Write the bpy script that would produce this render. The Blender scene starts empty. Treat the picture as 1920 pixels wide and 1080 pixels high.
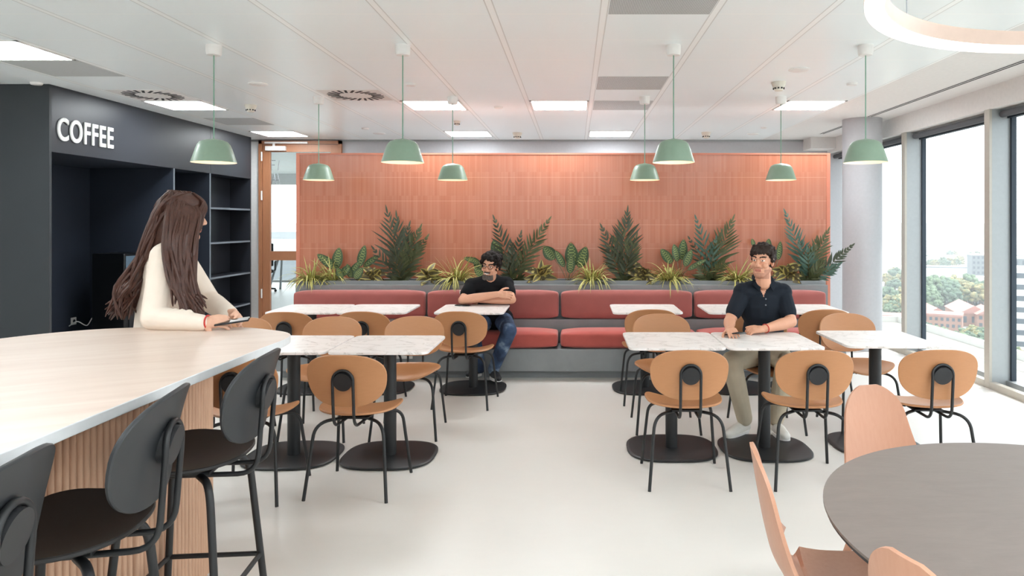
import bpy, bmesh, math, random
from mathutils import Vector, Matrix, Euler, Quaternion, noise
PI = math.pi
random.seed(7)
C = bpy.context.scene.collection
F, VX, VY, CH = 1300.0, 1077.0, 418.0, 1.55      # focal length in px, vanishing point, eye height
CEIL = 2.83

def S(r, g, b):
    def c(v):
        v /= 255.0
        return v/12.92 if v <= .04045 else ((v+.055)/1.055)**2.4
    return (c(r), c(g), c(b), 1.0)

# ------------------------------------------------------------------ materials
def newmat(name):
    m = bpy.data.materials.new(name); m.use_nodes = True
    nt = m.node_tree
    b = nt.nodes['Principled BSDF']
    return m, nt, b

def nd(nt, typ, ins=None, **props):
    n = nt.nodes.new(typ)
    for k, v in props.items(): setattr(n, k, v)
    for k, v in (ins or {}).items():
        s = n.inputs[k]
        if isinstance(v, bpy.types.NodeSocket): nt.links.new(v, s)
        else: s.default_value = v
    return n

def mth(nt, op, a, b=None, c=None):
    ins = {0: a}
    if b is not None: ins[1] = b
    if c is not None: ins[2] = c
    return nd(nt, 'ShaderNodeMath', ins, operation=op).outputs[0]

def mixc(nt, fac, a, b):
    n = nt.nodes.new('ShaderNodeMix'); n.data_type = 'RGBA'
    for s, v in ((n.inputs[0], fac), (n.inputs[6], a), (n.inputs[7], b)):
        if isinstance(v, bpy.types.NodeSocket): nt.links.new(v, s)
        else: s.default_value = v
    return n.outputs[2]

def coords(nt, kind='Object'):
    t = nt.nodes.new('ShaderNodeTexCoord')
    return t.outputs[kind]

def mapping(nt, vec, scale=(1, 1, 1), loc=(0, 0, 0), rot=(0, 0, 0)):
    return nd(nt, 'ShaderNodeMapping', {'Vector': vec, 'Scale': scale, 'Location': loc, 'Rotation': rot}).outputs[0]

def noisef(nt, vec, scale, detail=4, rough=.5, dist=0.0):
    return nd(nt, 'ShaderNodeTexNoise', {'Vector': vec, 'Scale': scale, 'Detail': detail, 'Roughness': rough, 'Distortion': dist}).outputs[0]

def ramp(nt, fac, stops):
    r = nt.nodes.new('ShaderNodeValToRGB')
    e = r.color_ramp.elements
    while len(e) < len(stops): e.new(.5)
    for x, (p, c) in zip(e, stops): x.position = p; x.color = c
    nt.links.new(fac, r.inputs[0])
    return r.outputs[0]

def lines(nt, co, pitch, width, off=0.0):
    """1 inside a line of the given width repeated at pitch"""
    f = mth(nt, 'FRACT', mth(nt, 'DIVIDE', mth(nt, 'SUBTRACT', co, off - width/2), pitch))
    return mth(nt, 'LESS_THAN', f, width/pitch)

def bump(nt, b, h, strength=.3, dist=.01):
    n = nd(nt, 'ShaderNodeBump', {'Height': h, 'Strength': strength, 'Distance': dist})
    nt.links.new(n.outputs[0], b.inputs['Normal'])

def simple(name, col, rough=.5, metal=0.0, spec=.5, var=.06, vscale=30, bmp=0.0, coat=0.0, emit=None, es=0):
    """plain surface with a little procedural unevenness"""
    m, nt, b = newmat(name)
    co = coords(nt)
    n = noisef(nt, co, vscale, 3)
    dark = tuple(c*(1-var) for c in col[:3]) + (1,)
    lite = tuple(min(1, c*(1+var)) for c in col[:3]) + (1,)
    nt.links.new(mixc(nt, n, dark, lite), b.inputs['Base Color'])
    b.inputs['Roughness'].default_value = rough
    b.inputs['Metallic'].default_value = metal
    b.inputs['Specular IOR Level'].default_value = spec
    b.inputs['Coat Weight'].default_value = coat
    if bmp: bump(nt, b, n, bmp, .003)
    if emit:
        b.inputs['Emission Color'].default_value = emit
        b.inputs['Emission Strength'].default_value = es
    return m

M = {}
M['black_metal'] = simple('black_metal', S(29, 30, 32), .45, 0, .5)
M['black_plastic'] = simple('black_plastic', S(33, 34, 37), .45, 0, .5)
M['stool_back'] = simple('stool_back', S(43, 45, 48), .45, 0, .5)
M['stool_seat'] = simple('stool_seat', S(22, 20, 20), .55, 0, .5)
M['white_plastic'] = simple('white_plastic', S(236, 234, 232), .4)
M['cream_plastic'] = simple('cream_plastic', S(228, 222, 210), .45)
M['dark_slot'] = simple('dark_slot', S(30, 32, 34), .7)
M['white_paint'] = simple('white_paint', S(226, 224, 222), .7, bmp=.05)
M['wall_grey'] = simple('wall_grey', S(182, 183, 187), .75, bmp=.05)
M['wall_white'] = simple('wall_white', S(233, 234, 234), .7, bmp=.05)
M['frame_metal'] = simple('frame_metal', S(160, 164, 166), .42, .25)
M['frame_bronze'] = simple('frame_bronze', S(176, 170, 160), .4, .2)
M['gasket'] = simple('gasket', S(40, 52, 64), .6)
M['blind'] = simple('blind', S(88, 90, 94), .7)
M['green_lacquer'] = simple('green_lacquer', S(137, 161, 141), .38, 0, .5)
M['shade_inside'] = simple('shade_inside', S(250, 240, 225), .6)
M['green_cord'] = simple('green_cord', S(125, 165, 145), .6)
M['cabinet'] = simple('cabinet', S(37, 40, 47), .42, 0, .4, vscale=4)
M['cabinet_side'] = simple('cabinet_side', S(56, 60, 63), .55, 0, .3, vscale=4)
M['cabinet_in'] = simple('cabinet_in', S(40, 46, 57), .6, 0, .3, vscale=4)
M['shelf_edge'] = simple('shelf_edge', S(96, 104, 114), .45)
M['machine'] = simple('machine', S(9, 10, 12), .3)
M['sign'] = simple('sign', S(240, 242, 240), .5)
M['cushion_back'] = M['cushion_seat'] = None
M['skin'] = simple('skin', S(214, 160, 132), .55, 0, .4, var=.05, vscale=60)
M['skin_pale'] = simple('skin_pale', S(226, 178, 152), .55, 0, .4, var=.05, vscale=60)
M['lip'] = simple('lip', S(176, 106, 92), .5)
M['eye_white'] = simple('eye_white', S(225, 220, 214), .3)
M['iris'] = simple('iris', S(38, 28, 22), .3)
M['teeth'] = simple('teeth', S(238, 234, 226), .3)
M['hair_dark'] = simple('hair_dark', S(27, 21, 19), .7, 0, .25, var=.3, vscale=90)
M['hair_brown'] = simple('hair_brown', S(44, 31, 26), .65, 0, .3, var=.3, vscale=90)
M['hair_long'] = simple('hair_long', S(74, 45, 36), .45, var=.4, vscale=60)
M['beard'] = simple('beard', S(84, 76, 72), .75, var=.5, vscale=160)
M['stubble'] = simple('stubble', S(178, 128, 106), .7, var=.2, vscale=160)
M['polo'] = simple('polo', S(30, 36, 45), .85, 0, .2, var=.15, vscale=200, bmp=.15)
M['tee'] = simple('tee', S(22, 23, 26), .9, 0, .2, var=.15, vscale=200, bmp=.15)
M['blouse'] = simple('blouse', S(240, 226, 212), .75, 0, .3, var=.05, vscale=14, bmp=.3)
M['chino'] = simple('chino', S(196, 184, 162), .85, 0, .2, var=.08, vscale=20, bmp=.35)
M['dark_trousers'] = simple('dark_trousers', S(40, 42, 50), .85)
M['sneaker'] = simple('sneaker', S(226, 223, 216), .5)
M['dark_sneaker'] = simple('dark_sneaker', S(40, 40, 44), .6)
M['red'] = simple('red', S(196, 60, 52), .6)
M['phone'] = simple('phone', S(28, 30, 34), .2)
M['metal_grey'] = simple('metal_grey', S(150, 155, 160), .35, .8)

def fabric(name, col):
    m, nt, b = newmat(name)
    co = coords(nt)
    n = noisef(nt, co, 9, 3); w = noisef(nt, mapping(nt, co, (1, 1, .25)), 420, 2)
    d = tuple(c*.82 for c in col[:3])+(1,); l = tuple(c*1.12 for c in col[:3])+(1,)
    c1 = mixc(nt, n, d, l)
    nt.links.new(mixc(nt, mth(nt, 'MULTIPLY', w, .35), c1, tuple(c*.7 for c in col[:3])+(1,)), b.inputs['Base Color'])
    b.inputs['Roughness'].default_value = .88
    b.inputs['Specular IOR Level'].default_value = .25
    b.inputs['Sheen Weight'].default_value = .25
    bump(nt, b, w, .25, .002)
    return m
M['cushion_back'] = fabric('cushion_back', S(168, 97, 92))
M['cushion_seat'] = fabric('cushion_seat', S(190, 94, 86))

def jeans():
    m, nt, b = newmat('jeans')
    co = coords(nt)
    n = noisef(nt, co, 7, 3)
    nt.links.new(ramp(nt, n, [(.35, S(34, 48, 72)), (.55, S(62, 84, 116)), (.72, S(150, 170, 190))]), b.inputs['Base Color'])
    b.inputs['Roughness'].default_value = .85
    bump(nt, b, noisef(nt, co, 25, 4), .5, .01)
    return m
M['jeans'] = jeans()

def wood(name, a, bcol, scale, axis=(1, 1, 8), rough=.42, coat=0):
    m, nt, b = newmat(name)
    co = mapping(nt, coords(nt), axis)
    n = noisef(nt, co, scale, 5, .6, .4)
    nt.links.new(mixc(nt, n, a, bcol), b.inputs['Base Color'])
    b.inputs['Roughness'].default_value = rough
    b.inputs['Coat Weight'].default_value = coat
    bump(nt, b, n, .06, .002)
    return m
M['chair_shell'] = wood('chair_shell', S(180, 125, 84), S(190, 136, 94), 14, (1, 6, 6), .42)
M['beech'] = wood('beech', S(188, 136, 110), S(200, 152, 126), 10, (8, 8, 1), .4)
M['oak_flute'] = wood('oak_flute', S(178, 138, 112), S(212, 174, 146), 12, (6, 6, .6), .55)
M['oak_gap_shade'] = wood('oak_gap_shade', S(96, 68, 52), S(112, 82, 64), 12, (6, 6, .6), .6)  # backing behind the slats, darkened to paint shade into their gaps
M['oak_plain'] = wood('oak_plain', S(214, 178, 150), S(228, 196, 170), 12, (6, 6, .6), .55)
M['door_wood'] = wood('door_wood', S(150, 100, 70), S(172, 120, 88), 12, (9, 9, .8), .45)

def marble():
    m, nt, b = newmat('marble')
    co = mapping(nt, coords(nt), (1, 1.6, 1), rot=(0, 0, .6))
    n1 = noisef(nt, co, 3.2, 6, .6, 1.2)
    vein = mth(nt, 'ABSOLUTE', mth(nt, 'SUBTRACT', n1, .5))
    c = ramp(nt, vein, [(0, S(196, 193, 190)), (.008, S(228, 224, 221)), (.03, S(241, 238, 236)), (1, S(243, 241, 239))])
    nt.links.new(c, b.inputs['Base Color'])
    b.inputs['Roughness'].default_value = .32
    return m
M['marble'] = marble()

def counter_mat():
    m, nt, b = newmat('counter_laminate')
    co = mapping(nt, coords(nt), (1.2, 1.2, 1), rot=(0, 0, -.5))
    n1 = noisef(nt, mapping(nt, co, (1, 7, 1)), 1.6, 6, .6, .6)
    c = ramp(nt, n1, [(.25, S(214, 191, 176)), (.5, S(223, 202, 188)), (.8, S(231, 213, 200))])
    nt.links.new(c, b.inputs['Base Color'])
    b.inputs['Roughness'].default_value = .4
    return m
M['counter'] = counter_mat()
M['counter_edge'] = simple('counter_edge', S(226, 228, 230), .45)

def stone_table():
    m, nt, b = newmat('taupe_stone')
    co = coords(nt)
    n = noisef(nt, mapping(nt, co, (1.4, 5, 1), rot=(0, 0, .3)), 3, 7, .68, .8)
    f = noisef(nt, mapping(nt, co, (1, 6, 1), rot=(0, 0, .2)), 45, 3)
    c = mixc(nt, n, S(102, 90, 84), S(124, 112, 105))
    nt.links.new(mixc(nt, mth(nt, 'MULTIPLY', f, .3), c, S(134, 122, 116)), b.inputs['Base Color'])
    b.inputs['Roughness'].default_value = .5
    return m
M['taupe'] = stone_table()

def concrete():
    m, nt, b = newmat('concrete_plaster')
    co = coords(nt)
    n = noisef(nt, co, 3.2, 6, .62, .5)
    n2 = noisef(nt, mapping(nt, co, (1, 1, 1)), 14, 5, .6)
    c = mixc(nt, n, S(114, 118, 121), S(154, 158, 160))
    nt.links.new(mixc(nt, mth(nt, 'MULTIPLY', n2, .4), c, S(130, 132, 134)), b.inputs['Base Color'])
    b.inputs['Roughness'].default_value = .62
    bump(nt, b, n2, .08, .004)
    return m
M['concrete'] = concrete()

def floor_mat():
    m, nt, b = newmat('floor_vinyl')
    co = coords(nt)
    n = noisef(nt, co, .9, 5, .6, .4)
    n2 = noisef(nt, mapping(nt, co, (1, 3, 1)), 7, 5, .6, .4)
    c = mixc(nt, n, S(217, 213, 207), S(227, 224, 219))
    nt.links.new(mixc(nt, mth(nt, 'MULTIPLY', n2, .3), c, S(231, 228, 222)), b.inputs['Base Color'])
    b.inputs['Roughness'].default_value = .38
    b.inputs['Specular IOR Level'].default_value = .4
    return m
M['floor'] = floor_mat()

GX0, GP, GY0, GD = .178, .677, 4.25, .6
def ceiling_mat():
    m, nt, b = newmat('ceiling_tiles')
    co = coords(nt)
    sx = nd(nt, 'ShaderNodeSeparateXYZ', {0: co})
    x, y = sx.outputs[0], sx.outputs[1]
    l1 = lines(nt, x, GP, .008, GX0-.022); l2 = lines(nt, x, GP, .008, GX0+.022)
    band = lines(nt, x, GP, .044, GX0)
    ly = lines(nt, y, GD, .011, GY0)
    ly = mth(nt, 'MULTIPLY', ly, mth(nt, 'SUBTRACT', 1, band))
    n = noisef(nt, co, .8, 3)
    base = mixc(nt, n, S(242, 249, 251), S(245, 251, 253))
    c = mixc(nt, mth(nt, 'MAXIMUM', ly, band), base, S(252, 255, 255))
    c = mixc(nt, mth(nt, 'MULTIPLY', mth(nt, 'MAXIMUM', l1, l2), .5), c, S(176, 175, 172))
    nt.links.new(c, b.inputs['Base Color'])
    b.inputs['Roughness'].default_value = .3
    b.inputs['Specular IOR Level'].default_value = .4
    bump(nt, b, mth(nt, 'MAXIMUM', ly, band), .5, .004)
    return m
M['ceiling'] = ceiling_mat()

def tile_mat():
    m, nt, b = newmat('terracotta_tiles')
    co = coords(nt)
    sx = nd(nt, 'ShaderNodeSeparateXYZ', {0: co})
    x, z = sx.outputs[0], sx.outputs[2]
    lv = lines(nt, x, .0662, .003, .02); lh = lines(nt, z, .265, .005, 2.325-.265)
    fine = mth(nt, 'MULTIPLY', mth(nt, 'SINE', mth(nt, 'MULTIPLY', x, 2*PI/.0265)), .5)
    fl = lines(nt, x, .0265, .0035, .005)
    cell = nd(nt, 'ShaderNodeTexWhiteNoise', {'Vector': nd(nt, 'ShaderNodeCombineXYZ', {0: mth(nt, 'FLOOR', mth(nt, 'DIVIDE', x, .0265)), 1: mth(nt, 'FLOOR', mth(nt, 'DIVIDE', z, .265))}).outputs[0]}, noise_dimensions='2D').outputs[0]
    n = noisef(nt, co, 1.2, 3)
    base = mixc(nt, n, S(175, 107, 82), S(184, 114, 87))
    base = mixc(nt, mth(nt, 'MULTIPLY', cell, .35), base, S(204, 138, 112))
    c = mixc(nt, mth(nt, 'MULTIPLY', fl, .22), base, S(180, 104, 80))
    c = mixc(nt, mth(nt, 'ADD', mth(nt, 'MULTIPLY', lv, .2), mth(nt, 'MULTIPLY', lh, .38)), c, S(236, 176, 150))
    nt.links.new(c, b.inputs['Base Color'])
    b.inputs['Roughness'].default_value = .2
    b.inputs['Specular IOR Level'].default_value = .6
    bump(nt, b, mth(nt, 'SUBTRACT', fine, mth(nt, 'MAXIMUM', lv, lh)), .035, .003)
    return m
M['tiles'] = tile_mat()
M['tile_edge'] = simple('tile_edge', S(206, 128, 104), .5)

def perf_mat():
    m, nt, b = newmat('perforated_metal')
    co = coords(nt)
    sx = nd(nt, 'ShaderNodeSeparateXYZ', {0: co})
    a = mth(nt, 'SINE', mth(nt, 'MULTIPLY', mth(nt, 'ADD', sx.outputs[0], sx.outputs[1]), 2*PI/.02))
    c = mth(nt, 'SINE', mth(nt, 'MULTIPLY', mth(nt, 'SUBTRACT', sx.outputs[0], sx.outputs[1]), 2*PI/.02))
    hole = mth(nt, 'GREATER_THAN', mth(nt, 'MULTIPLY', a, c), .12)
    nt.links.new(mixc(nt, hole, S(206, 210, 210), S(122, 126, 127)), b.inputs['Base Color'])
    b.inputs['Roughness'].default_value = .4
    return m
M['perf'] = perf_mat()
M['grey_ceiling_tile'] = simple('grey_ceiling_tile', S(190, 193, 193), .45)

def emis(name, col, s):
    m, nt, b = newmat(name)
    b.inputs['Base Color'].default_value = (.9, .9, .9, 1)
    b.inputs['Emission Color'].default_value = col
    b.inputs['Emission Strength'].default_value = s
    return m
M['panel_light'] = emis('panel_light', (.92, .975, 1, 1), 18.5)
M['bulb'] = emis('bulb', (1, .72, .45, 1), 9)
M['ring_led'] = emis('ring_led', (1, .84, .74, 1), 1.6)
M['ring_body'] = simple('ring_body', S(206, 182, 168), .5)
M['screen'] = simple('screen', S(50, 66, 80), .2, emit=(.35, .5, .62, 1), es=.12)

def glass():
    m, nt, b = newmat('window_glass')
    out = nt.nodes['Material Output']
    nt.nodes.remove(b)
    t = nd(nt, 'ShaderNodeBsdfTransparent', {'Color': (.97, .985, .985, 1)})
    g = nd(nt, 'ShaderNodeBsdfGlossy', {'Color': (1, 1, 1, 1), 'Roughness': .02})
    lw = nd(nt, 'ShaderNodeLayerWeight', {'Blend': .5})
    fr = mth(nt, 'ADD', .03, mth(nt, 'MULTIPLY', mth(nt, 'POWER', lw.outputs['Facing'], 4), .35))
    mx = nd(nt, 'ShaderNodeMixShader', {0: fr, 1: t.outputs[0], 2: g.outputs[0]})
    nt.links.new(mx.outputs[0], out.inputs['Surface'])
    return m
M['glass'] = glass()

# ------------------------------------------------------------------ mesh building
class MB:
    def __init__(s): s.v = []; s.f = []; s.m = []; s.uv = {}
    def add(s, vs, fs, mi=0, M4=None):
        o = len(s.v)
        s.v += [tuple(M4 @ Vector(p)) if M4 else tuple(p) for p in vs]
        s.f += [tuple(i+o for i in f) for f in fs]
        s.m += [mi]*len(fs)
        return s
    def box(s, c, d, mi=0, M4=None, bev=0.0, seg=2):
        x, y, z = (d[0]/2, d[1]/2, d[2]/2)
        if bev:
            bm = bmesh.new(); bmesh.ops.create_cube(bm, size=1)
            for v in bm.verts: v.co = Vector((v.co.x*d[0], v.co.y*d[1], v.co.z*d[2]))
            bmesh.ops.bevel(bm, geom=list(bm.edges), offset=bev, segments=seg, profile=.5, affect='EDGES')
            bm.verts.index_update()
            vs = [(v.co.x+c[0], v.co.y+c[1], v.co.z+c[2]) for v in bm.verts]
            fs = [[v.index for v in f.verts] for f in bm.faces]; bm.free()
            return s.add(vs, fs, mi, M4)
        vs = [(c[0]+a*x, c[1]+b*y, c[2]+e*z) for a in (-1, 1) for b in (-1, 1) for e in (-1, 1)]
        return s.add(vs, [(0, 1, 3, 2), (4, 6, 7, 5), (0, 4, 5, 1), (2, 3, 7, 6), (0, 2, 6, 4), (1, 5, 7, 3)], mi, M4)
    def b2(s, a, b, mi=0, bev=0.0):
        return s.box([(a[i]+b[i])/2 for i in range(3)], [abs(b[i]-a[i]) for i in range(3)], mi, None, bev)
    def tube(s, pts, r, n=10, mi=0, cap=True, closed=False, flat=1.0, up=None):
        pts = [Vector(p) for p in pts]; N = len(pts)
        rr = r if isinstance(r, (list, tuple)) else [r]*N
        t0 = (pts[1]-pts[0]).normalized()
        ref = Vector(up) if up else (Vector((0, 0, 1)) if abs(t0.z) < .9 else Vector((1, 0, 0)))
        nx = t0.cross(ref).normalized(); vs = []; fs = []
        for i, p in enumerate(pts):
            if closed: t = (pts[(i+1) % N]-pts[i-1]).normalized()
            else: t = (pts[min(i+1, N-1)]-pts[max(i-1, 0)]).normalized()
            nx = (nx - t*nx.dot(t)).normalized(); ny = t.cross(nx)
            for k in range(n):
                a = 2*PI*k/n
                vs.append(p + nx*math.cos(a)*rr[i] + ny*math.sin(a)*rr[i]*flat)
        for i in range(N if closed else N-1):
            j = (i+1) % N
            for k in range(n):
                l = (k+1) % n
                fs.append((i*n+k, i*n+l, j*n+l, j*n+k))
        if cap and not closed:
            fs.append(tuple(range(n-1, -1, -1))); fs.append(tuple(range((N-1)*n, N*n)))
        return s.add(vs, fs, mi)
    def cap(s, p0, p1, r0, r1, n=14, mi=0):
        """tapered capsule, closed"""
        p0, p1 = Vector(p0), Vector(p1); d = (p1-p0)
        L = d.length or 1e-4; t = d/L
        pts = []; rr = []
        for a in (-80, -55, -28): pts.append(p0 + t*r0*math.sin(math.radians(a))); rr.append(r0*math.cos(math.radians(a)))
        k = max(2, int(L/.05))
        for i in range(k+1): pts.append(p0 + d*i/k); rr.append(r0+(r1-r0)*i/k)
        for a in (28, 55, 80): pts.append(p1 + t*r1*math.sin(math.radians(a))); rr.append(r1*math.cos(math.radians(a)))
        return s.tube(pts, rr, n, mi)
    def chain(s, pts, rs):
        for i in range(len(pts)-1): s.cap(pts[i], pts[i+1], rs[i], rs[i+1])
        return s
    def ell(s, c, r, rot=None, n=16, mi=0):
        vs = []; fs = []; h = n//2; R = Euler(rot).to_matrix() if rot else Matrix.Identity(3)
        for i in range(1, h):
            a = PI*i/h
            for k in range(n):
                p = Vector((r[0]*math.sin(a)*math.cos(2*PI*k/n), r[1]*math.sin(a)*math.sin(2*PI*k/n), r[2]*math.cos(a)))
                vs.append(R @ p + Vector(c))
        top = len(vs); vs.append(R @ Vector((0, 0, r[2])) + Vector(c)); vs.append(R @ Vector((0, 0, -r[2])) + Vector(c))
        for i in range(h-2):
            for k in range(n):
                l = (k+1) % n; fs.append((i*n+k, (i+1)*n+k, (i+1)*n+l, i*n+l))
        for k in range(n):
            l = (k+1) % n
            fs.append((top, k, l)); fs.append((top+1, (h-2)*n+l, (h-2)*n+k))
        return s.add(vs, fs, mi)
    def lathe(s, prof, c=(0, 0, 0), n=32, mi=0, capb=False, capt=False):
        vs = []; fs = []; N = len(prof)
        for (r, z) in prof:
            for k in range(n): vs.append((c[0]+r*math.cos(2*PI*k/n), c[1]+r*math.sin(2*PI*k/n), c[2]+z))
        for i in range(N-1):
            for k in range(n):
                l = (k+1) % n; fs.append((i*n+k, i*n+l, (i+1)*n+l, (i+1)*n+k))
        if capb: fs.append(tuple(range(n-1, -1, -1)))
        if capt: fs.append(tuple(range((N-1)*n, N*n)))
        return s.add(vs, fs, mi)
    def prism(s, out, z0, z1, mi=0, mis=None, rnd=0.0):
        n = len(out); vs = []; fs = []
        cx = sum(p[0] for p in out)/n; cy = sum(p[1] for p in out)/n
        def ins(d):
            r = []
            for p in out:
                v = Vector((cx-p[0], cy-p[1])); L = v.length or 1
                r.append((p[0]+v.x/L*d, p[1]+v.y/L*d))
            return r
        rings = [(ins(rnd), z0), (out, z0+rnd), (out, z1-rnd), (ins(rnd), z1)] if rnd else [(out, z0), (out, z1)]
        for o, z in rings: vs += [(p[0], p[1], z) for p in o]
        for i in range(len(rings)-1):
            for k in range(n):
                l = (k+1) % n; fs.append((i*n+k, i*n+l, (i+1)*n+l, (i+1)*n+k))
        nsd = len(fs)
        fs.append(tuple(range(n-1, -1, -1))); fs.append(tuple(range((len(rings)-1)*n, len(rings)*n)))
        s.add(vs, fs, mi)
        if mis is not None:
            for i in range(len(s.m)-len(fs), len(s.m)-2): s.m[i] = mis
        return s
    def shell(s, out, fn, thick, rings=7, seg=48, mi=0):
        """thick curved plate: out(theta)->(u,v) unit outline, fn(u,v)->(Vector point, Vector normal)"""
        fr = []; bk = []
        rad = [math.sin(PI/2*(i+1)/rings) for i in range(rings)]
        def ring(r, w):
            res = []
            for k in range(seg):
                u, v = out(2*PI*k/seg); p, nn = fn(u*r, v*r); res.append(p+nn*w)
            return res
        h = thick/2
        R = [(r*.985 if i == rings-1 else r, h) for i, r in enumerate(rad)] + [(1.0, h*.5), (1.0, -h*.5)] + [(r*.985 if i == rings-1 else r, -h) for i, r in reversed(list(enumerate(rad)))]
        vs = []; fs = []
        for r, w in R: vs += ring(r, w)
        for i in range(len(R)-1):
            for k in range(seg):
                l = (k+1) % seg; fs.append((i*seg+k, i*seg+l, (i+1)*seg+l, (i+1)*seg+k))
        p, nn = fn(0, 0); a = len(vs); vs += [p+nn*h, p-nn*h]; L = (len(R)-1)*seg
        for k in range(seg):
            l = (k+1) % seg; fs.append((a, l, k)); fs.append((a+1, L+k, L+l))
        return s.add(vs, fs, mi)
    def mesh(s, name, mats, org=(0, 0, 0), smooth=True, ang=40):
        me = bpy.data.meshes.new(name)
        o = Vector(org)
        me.from_pydata([tuple(Vector(p)-o) for p in s.v], [], s.f)
        for m in mats: me.materials.append(m)
        me.polygons.foreach_set('material_index', s.m)
        bm = bmesh.new(); bm.from_mesh(me); bmesh.ops.recalc_face_normals(bm, faces=bm.faces); bm.to_mesh(me); bm.free()
        if smooth:
            me.shade_smooth()
            me.set_sharp_from_angle(angle=math.radians(ang))
        me.update()
        return me
    def build(s, name, mats, parent=None, org=(0, 0, 0), loc=None, smooth=True, ang=40):
        if not isinstance(mats, (list, tuple)): mats = [mats]
        o = bpy.data.objects.new(name, s.mesh(name, mats, org, smooth, ang)); C.objects.link(o)
        if parent is not None: o.parent = parent
        if loc is not None: o.location = loc
        elif parent is None: o.location = org
        return o

def tag(o, label, cat, group=None):
    o['label'] = label; o['category'] = cat
    if group: o['group'] = group
    return o
def thing(name, label, cat, loc=(0, 0, 0), rz=0.0, group=None):
    o = bpy.data.objects.new(name, None); C.objects.link(o)
    o.empty_display_size = .1
    o.location = loc; o.rotation_euler = (0, 0, rz)
    return tag(o, label, cat, group)
def struct(o): o['kind'] = 'structure'; return o
def dup(root, loc, rz=0.0, label=None, group=None):
    r = root.copy(); C.objects.link(r); r.location = loc; r.rotation_euler = (0, 0, rz)
    if label: r['label'] = label
    if group: r['group'] = group
    def rec(src, dst):
        for ch in list(src.children):
            c = ch.copy(); C.objects.link(c); c.parent = dst
            rec(ch, c)
    rec(root, r)
    return r
def superell(a, b, n, t):
    c, s_ = math.cos(t), math.sin(t)
    return a*math.copysign(abs(c)**(2/n), c), b*math.copysign(abs(s_)**(2/n), s_)
def bez(p0, p1, p2, n=8):
    p0, p1, p2 = Vector(p0), Vector(p1), Vector(p2)
    return [p0*(1-t)**2 + p1*2*t*(1-t) + p2*t*t for t in [i/n for i in range(n+1)]]
def crom(P, n=8, closed=False):
    P = [Vector(p) for p in P]; N = len(P); res = []
    for i in range(N if closed else N-1):
        g = (lambda k: P[k % N]) if closed else (lambda k: P[max(0, min(N-1, k))])
        a, b, c, d = g(i-1), g(i), g(i+1), g(i+2)
        for k in range(n):
            t = k/n
            res.append(.5*((2*b)+(c-a)*t+(2*a-5*b+4*c-d)*t*t+(3*b-a-3*c+d)*t**3))
    if not closed: res.append(P[-1])
    return res
def W(px, py, Y): return Vector(((px-VX)*Y/F, Y, CH-(py-VY)*Y/F))
# ------------------------------------------------------------------ the room
XW, XG = 3.89, 4.10          # inner line of the window wall, glass plane
YB = 10.67                   # back wall
XL, YN = -7.2, -3.0
struct(MB().b2((XL, YN, -.15), (XG+.05, YB+.15, 0)).b2((-14, YB+.15, -.15), (XG+.05, 18.2, 0)).build('floor', M['floor'], smooth=False))
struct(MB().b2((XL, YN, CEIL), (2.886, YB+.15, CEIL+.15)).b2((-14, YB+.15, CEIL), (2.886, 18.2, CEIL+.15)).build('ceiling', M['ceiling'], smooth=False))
cb = MB().b2((2.886, YN, CEIL), (XG+.2, YB+.2, CEIL+.15))
struct(cb.build('ceiling_border', M['white_paint'], smooth=False))
struct(MB().b2((XW, YN, 2.615), (XG+.2, YB, CEIL)).build('trim_1', M['white_paint'], smooth=False))
struct(MB().b2((3.52, YB-.35, 2.66), (XW, YB, CEIL)).build('trim_2', M['white_paint'], smooth=False))
DX0, DX1 = -4.84, -3.57      # door opening in the back wall
bw = MB().b2((DX1, YB, 0), (XG+.1, YB+.15, CEIL)).b2((-14, YB, 0), (DX0-.35, YB+.15, CEIL))
struct(MB().b2((DX0-.35, YB, 0), (DX0, YB+.15, CEIL)).build('wall_pilaster', M['wall_white'], smooth=False))
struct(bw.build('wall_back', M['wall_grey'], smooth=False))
struct(MB().b2((-14.15, YB+.15, 0), (-14, 18.2, CEIL)).build('wall_office_left', M['wall_white'], smooth=False))
struct(MB().b2((XL-.15, YN, 0), (XL, YB, CEIL)).build('wall_left', M['wall_white'], smooth=False))
struct(MB().b2((XL, YN-.15, 0), (XG+.2, YN, CEIL)).build('wall_front', M['wall_white'], smooth=False))
struct(MB().b2((XL, YB-.012, CEIL-.03), (3.52, YB, CEIL)).build('trim_3', M['frame_metal'], smooth=False))
struct(MB().b2((-14, 18.05, 2.55), (XG, 18.2, CEIL)).build('wall_far_office', M['wall_white'], smooth=False))
struct(MB().b2((.6, YB+.15, 0), (.75, 18.2, CEIL)).build('wall_office_side', M['wall_white'], smooth=False))
w0 = MB().b2((-14, 18.1, 0), (XG, 18.16, .06))
for x in (-12, -10.3, -8.6, -6.9, -5.2, -3.5, -1.8): w0.b2((x, 18.08, .06), (x+.06, 18.16, 2.55))
wf = struct(w0.build('window_5', M['frame_metal'], smooth=False))
p = MB().b2((-14, 18.11, .06), (XG, 18.12, 2.55)).build('window_pane', M['glass'], wf, smooth=False)

# column
struct(MB().lathe([(.23, 0), (.23, CEIL)], (3.56, 8.58, 0), 48).build('wall_column', M['wall_grey']))
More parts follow.
